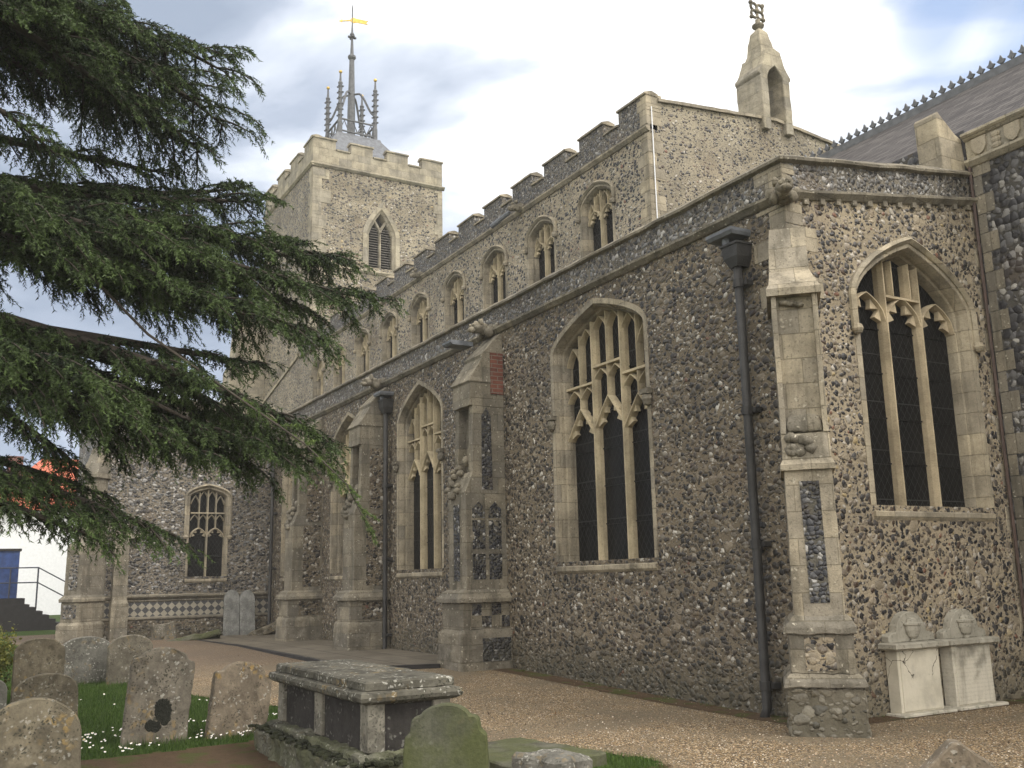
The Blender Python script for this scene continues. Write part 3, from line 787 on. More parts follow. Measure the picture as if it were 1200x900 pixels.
gargoyle(FS, -15.2, 6.1, 1.0, 7); gargoyle(FS, -20.55, 6.1, 1.0, 8)

# rainwater goods
def downpipe(fr, u, top, bot, w=.13, r=.05, jog=0, hopper=True, mat=M_IRON, spout=None):
    m = MB(); m.tube([fr(u, top, w), fr(u+jog*.3, 3.0, w), fr(u+jog, bot+.1, w), fr(u+jog, bot-.02, w+.06)], r, 10)
    P = build('downpipe', m, mat, church, smooth=True)
    m = MB(); z = bot+.35
    while z < top-.3:
        uu = u+jog*(1-(z-bot)/(top-bot)); m.tube([fr(uu, z-.05, w), fr(uu, z+.05, w)], r*1.28, 10); m.box(fr, uu-.12, uu+.12, z-.03, z+.03, -.01, w-.02); z += 1.6
    build_each('bracket', m, mat, P)
    if hopper:
        m = MB(); m.stack(fr, [(top-.12, u-.07, u+.07, .0, w+.07), (top, u-.13, u+.12, .0, w+.11), (top+.15, u-.145, u+.135, .0, w+.12), (top+.15, u-.16, u+.15, .0, w+.135), (top+.18, u-.16, u+.15, .0, w+.135)])
        build('hopper', m, mat, P, bevel=.004)
    if spout:
        a, b = spout
        m = MB(); m.stack(lambda q, v, w_: fr(q, v, w_), [(top+.27, a, b, .0, .30), (top+.31, a, b+.02, .0, .33), (top+.35, a, b+.02, .0, .33)])
        m.tube([fr((a+b)/2, top+.18, .2), fr((a+b)/2, top+.32, .2)], .05, 8)
        build('lead_spout', m, M_LEAD, P)
downpipe(FS, -8.62, 5.48, .0, jog=-.03, spout=(-8.95, -8.5), r=.055)
downpipe(FS, -20.0, 5.45, .16, jog=0, spout=(-20.25, -19.85))
m = MB(); m.stack(FS, [(5.84, -15.75, -15.42, .3, .72), (5.88, -15.78, -15.42, .3, .76), (5.92, -15.78, -15.42, .3, .76)]); build('lead_spout', m, M_LEAD, church)
downpipe(Fr((0, YS, 0), (1, 0, 0)), -28.75, 6.0, .15, hopper=False)

# ------------------------------------------------------------------ nave clerestory
XN = -15.0; XNW = -38.6; YC = 15.5; YNN = 18.9
cops = []; ctr = [-16.95-2.4*i for i in range(9)][::-1]
for i, uc in enumerate(ctr):
    cops.append(perp_window(church, FN, uc, 1.18, 8.3, 9.95, .34, .3, 2, head=9.55, stage=None, bars=(), hood=True, depth=.26, surround=.09, hoodend=9.75, mt=M_TRAC, mf=M_ASH))
m = MB(); wall_mesh(m, FN, XNW, XN, 6.4, 10.85, cops); build('clerestory_wall', m, M_CLER, church, recalc=False)
m = MB(); course(m, FN, XNW, XN+.08, 10.88, [(a, b*1.1) for a, b in STRING]); build_each('string_course', m, M_ASH, church, rough=(.4, .008, 4, 2))
m = MB(); m.box(FN, XNW, XN, 10.9, 11.35, -.28, 0)
mc = MB()
NB = 15; x = XN; k = 0
step = (XN-XNW)/NB
for i in range(NB):
    b = XN-i*step; a = b-step*.62
    m.box(FN, a, b, 11.35, 11.66, -.28, 0); course(mc, FN, a-.03, b+.03, 11.67, [(-.32, 0), (.04, 0), (.045, .04), (-.1, .09), (-.16, .10), (-.32, .06)])
    course(mc, FN, b-step+.031, a-.031, 11.36, [(-.32, 0), (.04, 0), (.045, .04), (-.1, .09), (-.16, .10), (-.32, .06)])
build('battlement', m, M_PARA, church)
build_each('coping', mc, M_ASH, church, rough=(.3, .010, 4, 9))
FG = Fr((XN, 0, 0), (0, 1, 0))
YG = 15.85
gt = lambda y: 11.55+.36*(1-abs(y-YG)/(YG-YN))
m = MB(); m.add([FG(YN, 6, 0), FG(YNN, 6, 0), FG(YNN, gt(YNN), 0), FG(YG, gt(YG), 0), FG(YN, gt(YN), 0)], [(0, 1, 2, 3, 4)])
build('nave_gable', m, M_GABLE, church, recalc=False)
m = MB()
for a, b in ((YN+.3, YG), (YG, YNN)):
    m.loft([[FG(y, gt(y)+dz, w) for w, dz in ((-.3, -.02), (.06, -.02), (.06, .05), (-.1, .11), (-.3, .09))] for y in (a, b)])
build_each('coping', m, M_ASH, church, rough=(.3, .010, 4, 4))
m = MB(); quoins(m, FN, XN, -1, 8.6, 10.8, 21, lo=.2, hi=.38); quoins(m, FG, YN, 1, 7.5, 10.8, 22, lo=.2, hi=.38)
quoins(m, FN, XN, -1, 11.0, 11.66, 23, lo=.2, hi=.3); quoins(m, FG, YN, 1, 11.0, 11.5, 24, lo=.35, hi=.45)
m.box(FG, YN-.0, YN+.42, 11.4, 11.72, -.28, .012)
build_each('quoins', m, M_ASHP, church, rough=(.2, .005, 6, 1), bevel=.004)
m = MB(); m.add([(XN, YN+.28, 11.1), (XNW, YN+.28, 11.1), (XNW, YC, 11.6), (XN, YC, 11.6), (XN, YNN, 11.1), (XNW, YNN, 11.1), (XN, YNN, 6), (XNW, YNN, 6)], [(0, 1, 2, 3), (3, 2, 5, 4), (4, 5, 7, 6)])
build('nave_roof', m, M_DLEAD, church)
for gx in (-20.2, -26.4):
    m = MB()
    for j, (d, r) in enumerate(((.05, .13), (.16, .11), (.27, .09), (.36, .07))): m.blob(FN(gx, 10.95-.02*j, d), (r, r, r))
    m.blob(FN(gx-.09, 11.05, .25), .05); m.blob(FN(gx+.09, 11.05, .25), .05)
    G = build('gargoyle', m, M_ASHD, church, rough=(.06, .02, 10, gx), smooth=True)
m = MB(); m.tube([FN(-20.35, 10.85, .3), FN(-20.95, 10.62, .5)], [.05, .07], 8); build('lead_spout', m, M_LEAD, church)
m = MB(); m.tube([FG(YN+.12, 11.4, .03), FG(YN+.12, 8.4, .03)], .012, 6); build('lightning_cable', m, M_WHITE, church)

# bellcote on the gable
def bellcote():
    x0, x1 = XN-.70, XN+.12; y0, y1 = 15.42, 16.34; zb, ze = 11.6, 13.0
    c = (y0+y1)/2
    F = Fr((x1, 0, 0), (0, 1, 0)); D = x1-x0
    m = MB()
    # two piers and an arch between them
    m.stack(F, [(zb, y0, y0+.22, -D, 0), (12.95, y0, y0+.22, -D, 0)]); m.stack(F, [(zb, y1-.22, y1, -D, 0), (12.95, y1-.22, y1, -D, 0)])
    op = pointed(c, y1-y0-.44, 12.95, .3, .5, 6)
    poly = [(y0, ze)]+[(y0+.22, ze)]+op[1:-1]+[(y1-.5, ze), (y1, ze), (y1+.03, ze+.05), (c+.36, ze+.72), (c-.36, ze+.72), (y0-.03, ze+.05)]
    # split in two halves, to keep each polygon simple
    L = [p for p in poly if p[0] <= c+1e-6]
    half = [(y0, 12.95), (y0+.22, 12.95)]+[p for p in op[1:-1] if p[0] <= c+1e-6]+[(c, ze+.72), (c-.22, ze+.66), (c-.34, ze+.30), (y0-.05, ze+.06), (y0-.05, ze)]
    m.prism(F, half, -D, 0); m.prism(F, [(2*c-a, b) for a, b in half][::-1], -D, 0)
    m.stack(F, [(ze+.30, c-.34, c+.34, -D+.02, -.04), (ze+.72, c-.22, c+.22, -D+.16, -.16), (ze+1.0, c-.19, c+.19, -D+.2, -.2), (ze+1.28, c-.15, c+.15, -D/2-.15, -D/2+.15), (ze+1.42, c-.05, c+.05, -D/2-.05, -D/2+.05)])
    B = build('bellcote', m, M_TASH, church, rough=(.16, .016, 5, 2), bevel=.015)
    m = MB(); fz = ze+1.42
    m.lathe(F(c, fz, -D/2), [(.05, -.1), (.05, .0), (.14, .05), (.15, .10), (.06, .17), (.06, .25)], 10)
    cc = fz+.48
    for k in range(4):
        an = math.pi/4+k*math.pi/2
        pts = [(c+math.cos(an)*.13+.10*math.cos(t), cc+math.sin(an)*.13+.10*math.sin(t)) for t in [2*math.pi*i/10 for i in range(11)]]
        m.tube([F(a, b, -D/2) for a, b in pts], .035, 6)
        m.blob(F(c+math.cos(an)*.27, cc+math.sin(an)*.27, -D/2), .055)
    m.blob(F(c, cc, -D/2), .07)
    build('finial_cross', m, M_ASHD, B, smooth=True)
bellcote()

# ------------------------------------------------------------------ chancel at the right
FC = FN; XC1 = 3.0
m = MB(); wall_mesh(m, FC, XE-.02, XC1, -.3, 7.2, []); build('chancel_wall', m, M_CHAN, church, recalc=False)
m = MB(); course(m, FC, XE, XC1, 7.22, STRING); course(m, FC, XE, XC1, 7.62, [(a*1.1, b) for a, b in STRING]); m.box(FC, XE, XC1, 7.25, 7.6, -.2, .004)
build('frieze', m, M_TASH, church, rough=(.3, .008, 5, 3))
m = MB(); xx = XE+.22; k = 0
while xx < XC1:
    if k % 2 == 0: m.prism(FC, [(xx-.11, 7.54), (xx-.11, 7.40), (xx-.06, 7.32), (xx, 7.29), (xx+.06, 7.32), (xx+.11, 7.40), (xx+.11, 7.54)], 0, .045)
    else:
        for q in range(3): m.blob(FC(xx, 7.33+.08*q, .02), (.075, .03, .05))
    xx += .25; k += 1
build_each('carved_shields', m, M_ASHP, church)
m = MB()
for k in range(26):
    x0 = XE+.0+random.uniform(0, .008); z = .0+k*.28; L = (.26 if k % 2 else .12); m.box(FC, x0+.06, x0+.06+L, z, z+.272, -.02, .006)
build_each('quoins', m, M_ASHD, church, rough=(.2, .004, 6, 3))
m = MB(); m.tube([FC(XE+.05, 7.15, .05), FC(XE+.05, .05, .05)], .022, 8); build('downpipe', m, M_RUST, church)
m = MB(); m.prism(FE, [(11.62, 6.9), (12.1, 6.82), (12.1, 7.62), (11.97, 7.68), (11.62, 7.95), (11.58, 7.9)], -.42, -.05); build('kneeler', m, M_ASHP, church, rough=(.15, .008, 5, 3), bevel=.008)
m = MB(); RZ = 10.22
m.add([(XN, YN+.1, 7.75), (XC1, YN+.1, 7.75), (XC1, YC, RZ), (XN, YC, RZ), (XN, YNN, 7.75), (XC1, YNN, 7.75)], [(0, 1, 2, 3), (3, 2, 5, 4)])
RF = build('chancel_roof', m, M_SLATE, church)
m = MB(); m.add([(XC1, YN, -.3), (XC1, YNN, -.3), (XC1, YNN, 7.75), (XC1, YC, RZ), (XC1, YN, 7.75), (XN, YNN, -.3), (XN, YNN, 7.75), (XE, YN, 7.2), (XE, YN, 6.0), (XN, YN, 6.0), (XN, YN, 7.75), (XC1, YN, 7.2), (XE, YN, 7.75)],
      [(0, 1, 2, 3, 4), (1, 5, 6, 2), (8, 9, 10, 12, 7)]); build('chancel_wall', m, M_CHAN, church)
m = MB(); m.prism(Fr((0, YC, 0), (1, 0, 0)), [(XN, RZ-.12), (XC1, RZ-.12), (XC1, RZ+.10), (XN, RZ+.10)], -.07, .07); 
xx = XN+.15
FR = Fr((0, YC, 0), (1, 0, 0))
while xx < XC1:
    m.prism(FR, [(xx-.012, RZ+.08), (xx+.012, RZ+.08), (xx+.012, RZ+.16), (xx-.012, RZ+.16)], -.02, .02)
    m.prism(FR, [(xx, RZ+.13), (xx+.045, RZ+.165), (xx+.08, RZ+.21), (xx+.035, RZ+.23), (xx, RZ+.31), (xx-.035, RZ+.23), (xx-.08, RZ+.21), (xx-.045, RZ+.165)], -.02, .02)
    xx += .2
build('ridge_cresting', m, M_DLEAD, RF)

# ------------------------------------------------------------------ tower
TX0, TX1, TY0, TY1 = -46.0, -38.6, 12.5, 18.75
FTE = Fr((TX1, 0, 0), (0, 1, 0)); FTS = Fr((0, TY0, 0), (1, 0, 0))
bo = outline(15.72, 1.36, 15.3, 16.85, 1.25, .62)
m = MB(); wall_mesh(m, FTE, TY0, TY1, 0, 19.65, [bo]); wall_mesh(m, FTS, TX0, TX1, 0, 19.65, [])
m.add([(TX0, TY0, 0), (TX0, TY1, 0), (TX0, TY1, 19.6), (TX0, TY0, 19.6), (TX1, TY1, 0), (TX1, TY1, 19.6)], [(0, 1, 2, 3), (1, 4, 5, 2)])
build('tower_wall', m, M_TOWER, church, recalc=False)
m = MB(); prof = [(-.2, -.01), (-.2, .03), (-.0, .03), (.05, -.05), (.12, -.1), (.14, -.3), (.16, -.5)]
m.loft([[FTE(x, y, w) for x, y in offset(bo, o)] for o, w in prof], cap=False, closed=False)
BW = build('belfry_window', m, M_TASH, church)
m = MB(); gp = offset(bo, .1); m.add([FTE(x, y, -.48) for x, y in gp], [tuple(range(len(gp)))]); build('dark_opening', m, M_DARK, BW)
m = MB(); m.bar(FTE, [(15.72, 15.3), (15.72, 17.2)], .12, -.3, -.12)
for s in (-1, 1):
    u = 15.72+s*.27; m.bar(FTE, pointed(u, .54, 16.95, .55, .7), .09, -.3, -.12)
    m.bar(FTE, [(15.72, 17.15), (15.72+s*.25, 17.55)], .09, -.3, -.12)
build('tracery', m, M_TASH, BW)
m = MB(); z = 15.35
while z < 17.2:
    m.prism(lambda a, b, w: FTE(w, b, a), [(-.34, z+.09), (-.18, z), (-.18, z-.02), (-.34, z+.07)], 15.2, 16.24); z += .115
build('louvre', m, M_LOUV, BW)
m = MB()
course(m, FTE, TY0-.1, TY1+.1, 19.65, [(a*1.4, b*1.4) for a, b in STRING]); course(m, FTS, TX0-.1, TX1+.1, 19.65, [(a*1.4, b*1.4) for a, b in STRING])
course(m, FTE, TY0-.05, TY1+.05, 15.05, [(a*1.2, b*1.4) for a, b in STRING]); course(m, FTS, TX0-.05, TX1+.05, 15.05, [(a*1.2, b*1.4) for a, b in STRING])
build_each('string_course', m, M_TASH, church, rough=(.5, .01, 4, 3))
m = MB()
CP = [(-.4, 0), (.06, 0), (.06, .07), (-.1, .13), (-.25, .13), (-.4, .08)]
for F, a0, a1, far in ((FTE, TY0, TY1, 0), (FTS, TX0, TX1, 0)):
    m.box(F, a0, a1, 19.7, 20.45, -.35, .012)
    L = a1-a0; mw = L*.165; gw = (L-4*mw)/3
    for k in range(4):
        s = a0+k*(mw+gw); m.box(F, s, s+mw, 20.45, 20.9, -.35, .012); course(m, F, s-.05, s+mw+.05, 20.9, CP)
        if k < 3: course(m, F, s+mw+.051, s+mw+gw-.051, 20.45, CP)
for F, a0, a1 in ((Fr((TX0, 0, 0), (0, -1, 0)), -TY1, -TY0), (Fr((0, TY1, 0), (-1, 0, 0)), -TX1, -TX0)):
    m.box(F, a0+.02, a1-.02, 19.7, 20.45, -.35, .012)
    L = a1-a0; mw = L*.165; gw = (L-4*mw)/3
    for k in range(4):
        s = a0+k*(mw+gw); m.box(F, s+.02, s+mw-.02, 20.45, 20.88, -.35, .012)
build('battlement', m, M_TASH, church, rough=(.45, .012, 3, 3))
m = MB(); quoins(m, FTE, TY0, 1, 10.5, 19.5, 41, bh=.55, lo=.4, hi=.75, w=.02); quoins(m, FTS, TX1, -1, 10.5, 19.5, 42, bh=.55, lo=.3, hi=.5, w=.02); quoins(m, FTE, TY1, -1, 12, 19.5, 43, bh=.5, lo=.25, hi=.45, w=.02)
build_each('quoins', m, M_TASH, church, rough=(.4, .01, 4, 3))
# buttress at the south-west corner and the stair block with its sloping coping
m = MB(); m.stack(FTS, [(0, -46.9, -45.4, -.1, 1.75), (11.7, -46.9, -45.4, -.1, 1.6), (12.3, -46.8, -45.5, -.1, 1.35), (14.4, -46.8, -45.5, -.1, 1.2), (15.1, -46.6, -45.6, -.1, .1)])
build('tower_buttress', m, M_TASH, church, rough=(.4, .012, 4, 3))
m = MB(); m.prism(Fr((0, 12.1, 0), (1, 0, 0)), [(-44.6, 0), (-38.6, 0), (-38.6, 10.95), (-44.6, 9.6)], -.5, 0); build('stair_block', m, M_CLER, church)
m = MB(); m.prism(Fr((0, 12.1, 0), (1, 0, 0)), [(-44.7, 9.6), (-38.6, 10.97), (-38.6, 11.12), (-44.7, 9.75)], -.5, .06); build_each('coping', m, M_ASHP, church)
# lead spirelet
SX, SY = -42.3, 15.6
m = MB(); m.loft([[Vector((SX+sx*h, SY+sy*h, z)) for sx, sy in ((-1, -1), (1, -1), (1, 1), (-1, 1))] for h, z in ((3.0, 19.9), (2.5, 20.6), (1.15, 22.6), (1.1, 22.75))])
SP = build('spirelet', m, M_LEAD, church)
m = MB()
for sx, sy in ((-1, -1), (1, -1), (1, 1), (-1, 1)):
    x, y = SX+sx*.9, SY+sy*.9
    m.lathe((x, y, 0), [(.13, 22.6), (.13, 23.3), (.10, 23.5), (.09, 25.3), (.12, 25.4), (.06, 25.5), (.04, 25.9)], 8)
    for k in range(6):
        for q in range(4): m.blob((x+.13*math.cos(q*math.pi/2+.78), y+.13*math.sin(q*math.pi/2+.78), 23.7+k*.3), (.06, .06, .05), 6)
    pts = []
    for i in range(13):
        t = i/12; r = .9*(1-t)+.1*t; zz = 24.1+1.3*(.5-.5*math.cos(math.pi*min(1, t*1.25)))+.0
        pts.append((SX+sx*r, SY+sy*r, zz))
    m.tube(pts, .055, 6)
for (ax, ay), (bx, by) in (((-1, -1), (1, -1)), ((1, -1), (1, 1)), ((1, 1), (-1, 1)), ((-1, 1), (-1, -1))):
    for z in (22.95, 23.55): m.tube([(SX+ax*.9, SY+ay*.9, z), (SX+bx*.9, SY+by*.9, z)], .05, 6)
    for i in range(4):
        a = i/4; b = (i+1)/4; lerp = lambda t: (SX+.9*(ax+(bx-ax)*t), SY+.9*(ay+(by-ay)*t))
        p, q, r = lerp(a), lerp((a+b)/2), lerp(b); m.tube([(p[0], p[1], 22.95), (q[0], q[1], 23.5), (r[0], r[1], 22.95)], .035, 5)
m.lathe((SX, SY, 0), [(.2, 22.6), (.19, 24.5), (.15, 26), (.12, 27.3), (.2, 27.4), (.2, 27.5), (.09, 27.6), (.05, 28.6), (.12, 28.7), (.05, 28.85), (.03, 29.3), (.03, 30.2), (.01, 30.35)], 10)
for q in range(4): m.blob((SX+.14*math.cos(q*1.57), SY+.14*math.sin(q*1.57), 28.55), (.1, .1, .06), 6)
build('open_crown', m, M_DLEAD, SP, smooth=False)
m = MB()
for sx, sy in ((-1, -1), (1, -1), (1, 1), (-1, 1)): m.blob((SX+sx*.9, SY+sy*.9, 25.98), .09)
build_each('gilt_ball', m, M_GOLD, SP, smooth=True)
FV = Fr((SX, SY, 0), (.5, .866, 0))
m = MB(); m.prism(FV, [(-.5, 29.5), (-.1, 29.53), (0, 29.66), (.2, 29.58), (.8, 29.42), (.7, 29.33), (.8, 29.22), (.25, 29.36), (0, 29.34), (-.1, 29.46), (-.5, 29.46)], -.02, .02); m.prism(FV, [(-.68, 29.48), (-.5, 29.56), (-.5, 29.40)], -.02, .02)
build('weathervane', m, M_GOLD, SP)

# ------------------------------------------------------------------ south porch (wing) at the far end
PY0 = 3.45
wo = perp_window(church, FW, 6.52, 1.06, 1.9, 4.18, .24, .35, 2, head=3.02, stage=None, bars=(3.72,), hood=True, depth=.2, spl=.3, surround=.06, hoodend=3.05, mt=M_ASHP, mf=M_ASH)
m = MB(); wall_mesh(m, FW, PY0, YS, -.3, 6.7, [wo]); m.add([(XW, PY0, -.3), (XW-5, PY0, -.3), (XW-5, PY0, 6.7), (XW, PY0, 6.7), (XW-5, YS, 6.7), (XW-5, YS, -.3), (XW, YS, 6.7)], [(1, 0, 3, 2), (2, 3, 6, 4), (1, 2, 4, 5)])
build('porch_wall', m, M_WING, church, recalc=False)
m = MB(); course(m, FW, PY0, YS, 1.36, [(a*1.2, b) for a, b in STRING]); course(m, FW, PY0, YS, 1.25, [(a*.6, b*.5) for a, b in STRING]); course(m, FW, PY0, YS, .76, [(a*1.3, b) for a, b in STRING])
course(m, FW, PY0, YS, 6.3, STRING)
build_each('string_course', m, M_ASHD, church, rough=(.3, .012, 5, 3))
m = MB(); m.box(FW, PY0, YS, .8, 1.22, -.02, .03); build('diamond_band', m, M_DIAM, church)
m = MB(); m.box(FW, PY0, YS, -.3, .72, -.02, .09); build('plinth', m, M_SOUTH, church, rough=(.3, .02, 4, 4))
FPD = Fr((XW, PY0, 0), (1, 1, 0))
m = MB(); m.stack(FPD, [(-.3, -.34, .34, -.4, .86), (.68, -.34, .34, -.4, .84), (.76, -.3, .3, -.4, .76)]); m.stack(FPD, [(.76, -.29, .29, -.4, .76), (1.28, -.29, .29, -.4, .76)])
m.stack(FPD, [(1.28, -.33, .33, -.4, .82), (1.36, -.33, .33, -.4, .82), (1.45, -.26, .26, -.4, .72), (2.75, -.26, .26, -.4, .70), (3.05, -.2, .2, -.4, .3)])
m.stack(FPD, [(3.0, -.2, .2, -.4, .26), (4.6, -.2, .2, -.4, .24), (4.62, -.26, .26, -.4, .34), (4.72, -.26, .26, -.4, .34), (5.5, -.16, .16, -.4, .05)])
PB = build('buttress', m, M_ASHD, church, rough=(.12, .012, 6, 4), bevel=.01)
m = MB(); m.box(FPD, -.12, .14, 1.6, 2.5, .6, .735); m.box(FPD, -.2, .2, .86, 1.2, .6, .768); build_each('flint_panel', m, M_WING, PB)
m = MB(); m.stack(FW, [(-.3, 3.95, 4.4, -.1, .4), (1.2, 3.95, 4.4, -.1, .38), (1.3, 3.98, 4.36, -.1, .3), (2.95, 3.98, 4.36, -.1, .26), (3.05, 3.9, 4.8, -.1, .1), (3.12, 3.9, 4.8, -.1, .02)])
build('pilaster', m, M_ASHD, church, rough=(.12, .012, 6, 9), bevel=.01)
m = MB(); m.box(FW, PY0-.05, YS-.01, 6.38, 6.9, -.3, .006); course(m, FW, PY0-.1, YS, 6.9, COPING); build('parapet', m, M_ASHD, church)

#@@PART2
# ------------------------------------------------------------------ gravestones and tombs
FL = Fr((0, 0, 0), (0, 1, 0))
def head_outline(kind, W, H, n=14):
    w = W/2
    if kind == 'segment':
        r = W*.30; top = [(w*math.cos(t), H-r+r*math.sin(t)) for t in [math.pi*i/(2*n) for i in range(2*n+1)]]
    elif kind == 'round':
        r = W*.42; top = [(w*math.cos(t), H-r+r*math.sin(t)) for t in [math.pi*i/(2*n) for i in range(2*n+1)]]
    elif kind == 'shoulder':
        s = H-W*.24; top = [(w, s-.03), (w*.98, s+.02), (w*.80, s+.035)]+[(w*.74*math.cos(t), s+.03+(H-s-.03)*math.sin(t)) for t in [math.pi*(i+.6)/(n+1.2) for i in range(n+1)]]+[(-w*.80, s+.035), (-w*.98, s+.02), (-w, s-.03)]
    elif kind == 'scroll':
        s = H-W*.30; top = [(w, s-.12), (w*.97, s-.03), (w*.84, s+.0), (w*.80, s+.07), (w*.72, s+.09)]+[(w*.60*math.cos(t), s+.08+(H-s-.08)*math.sin(t)) for t in [math.pi*(i+.8)/(n+1.6) for i in range(n+1)]]+[(-w*.72, s+.09), (-w*.80, s+.07), (-w*.84, s), (-w*.97, s-.03), (-w, s-.12)]
    elif kind == 'ogive':
        s = H-W*.5; top = [(w, s), (w*.93, s+.12*W), (w*.7, s+.32*W), (w*.35, s+.46*W), (0, H), (-w*.35, s+.46*W), (-w*.7, s+.32*W), (-w*.93, s+.12*W), (-w, s)]
    elif kind == 'gable':
        top = [(w, H-W*.35), (w*.15, H), (-w*.1, H), (-w, H-W*.38)]
    return [(-w, -.35), (w, -.35)]+top
def headstone(label, x, y, W, H, mat, kind='segment', yaw=0, lean=0, tilt=0, th=.09, group=None, cat='gravestone', rough=.006, seed=0, z=None):
    m = MB(); m.prism(FL, head_outline(kind, W, H), -th/2, th/2)
    o = build('gravestone', m, mat, rough=(.055, rough, 9, seed), bevel=.012)
    o.location = (x, y, gz(x, y) if z is None else z); o.rotation_euler = (R(tilt), R(lean), R(yaw))
    tag(o, label, cat, group); return o
HA = m_head('gravestone_brown', (.20, .17, .12), .5, .25, .45, 1.1)
HB = m_head('gravestone_grey', (.24, .23, .20), .25, .75, .35, 4.3)
HC = m_head('gravestone_buff', (.23, .205, .16), .55, .5, .4, 9.2)
HD = m_head('gravestone_tall', (.25, .22, .175), .45, .55, .55, 13.7)
HE = m_head('gravestone_orange', (.28, .23, .17), .85, .5, .45, 21.3)
HF = m_head('gravestone_rounded', (.21, .18, .13), .55, .35, .5, 27.9)
HG = m_head('gravestone_front', (.22, .19, .135), .5, .35, .6, 33.3)
HM = m_head('gravestone_green', (.13, .13, .095), .1, .12, .35, 41.0, moss=.8)
HW = m_head('gravestone_silver', (.36, .36, .34), .05, .35, .3, 52.0)
G1 = 'old gravestones standing in the grass'
headstone('large round-topped brown gravestone in the left foreground, nearest of the group', -8.6, .68, .70, .79, HG, 'round', 3, -2, 2, .12, G1, seed=1)
headstone('low round-topped brown gravestone just behind the large foreground one', -12.5, 1.10, .66, .60, HF, 'segment', 2, 0, 3, .1, G1, seed=2)
headstone('grey gravestone cut off by the left edge of the view', -13.3, .46, .55, .52, HB, 'segment', 0, 0, 0, .1, G1, seed=3)
headstone('plain brown gravestone with a flat curved top beside the dark shrub', -14.4, 1.14, .60, .86, HA, 'segment', 0, -1, 0, .1, G1, seed=4)
headstone('grey gravestone with white lichen across its round top, middle of the back row', -16.8, 1.98, .80, .72, HB, 'segment', 4, 0, -1, .1, G1, seed=5)
headstone('grey gravestone with an orange lichen patch, right end of the back row', -16.45, 2.58, .66, .73, HC, 'segment', 4, 0, 1, .1, G1, seed=6)
headstone('tall leaning gravestone with a black moss blotch low on its face', -10.95, 1.98, .64, .95, HD, 'shoulder', 0, -5, -6, .11, G1, rough=.012, seed=7)
headstone('leaning gravestone with orange and white lichen beside the chest tomb', -10.9, 2.80, .63, .76, HE, 'shoulder', 4, -6, -9, .11, G1, rough=.012, seed=8)
headstone('mossy green gravestone with a scrolled top in front of the chest tomb', -6.12, 2.98, .56, .80, HM, 'scroll', -32, 0, 1, .1, None, seed=9)
headstone('pale pointed gravestone against the porch wall, left of the pair', -28.82, 7.2, .44, 1.28, HW, 'ogive', 0, -3, 0, .09, 'pair of pale gravestones leaning on the porch wall', seed=10)
headstone('pale pointed gravestone against the porch wall, right of the pair beside the downpipe', -28.80, 7.66, .44, 1.26, HW, 'ogive', 0, -4, 1, .09, 'pair of pale gravestones leaning on the porch wall', seed=12)
headstone('stub of a gravestone with a sloping top on the gravel at the lower right', -4.95, 6.58, .50, .36, HE, 'gable', -42, 0, 3, .2, None, seed=14)
# moss blotch on the tall stone
tall = [o for o in COL.objects if o.get('label', '').startswith('tall leaning')][0]
m = MB()
M_MOSS = m_plain('black_moss', (.014, .015, .009), .95, nz=.3, bump=.02)
for i in range(420):
    cx, cy, r = random.choice([(.02, .36, .07), (.03, .30, .08), (-.08, .17, .045), (-.03, .16, .045), (.04, .24, .06)])
    a = random.uniform(0, 6.28); q = r*math.sqrt(random.random()); m.blob(FL(cx+.02+q*math.cos(a), cy+q*math.sin(a), .055), (.008, random.uniform(.012, .024), random.uniform(.012, .022)), 6)
o = build('moss', m, M_MOSS, None); o.parent = tall

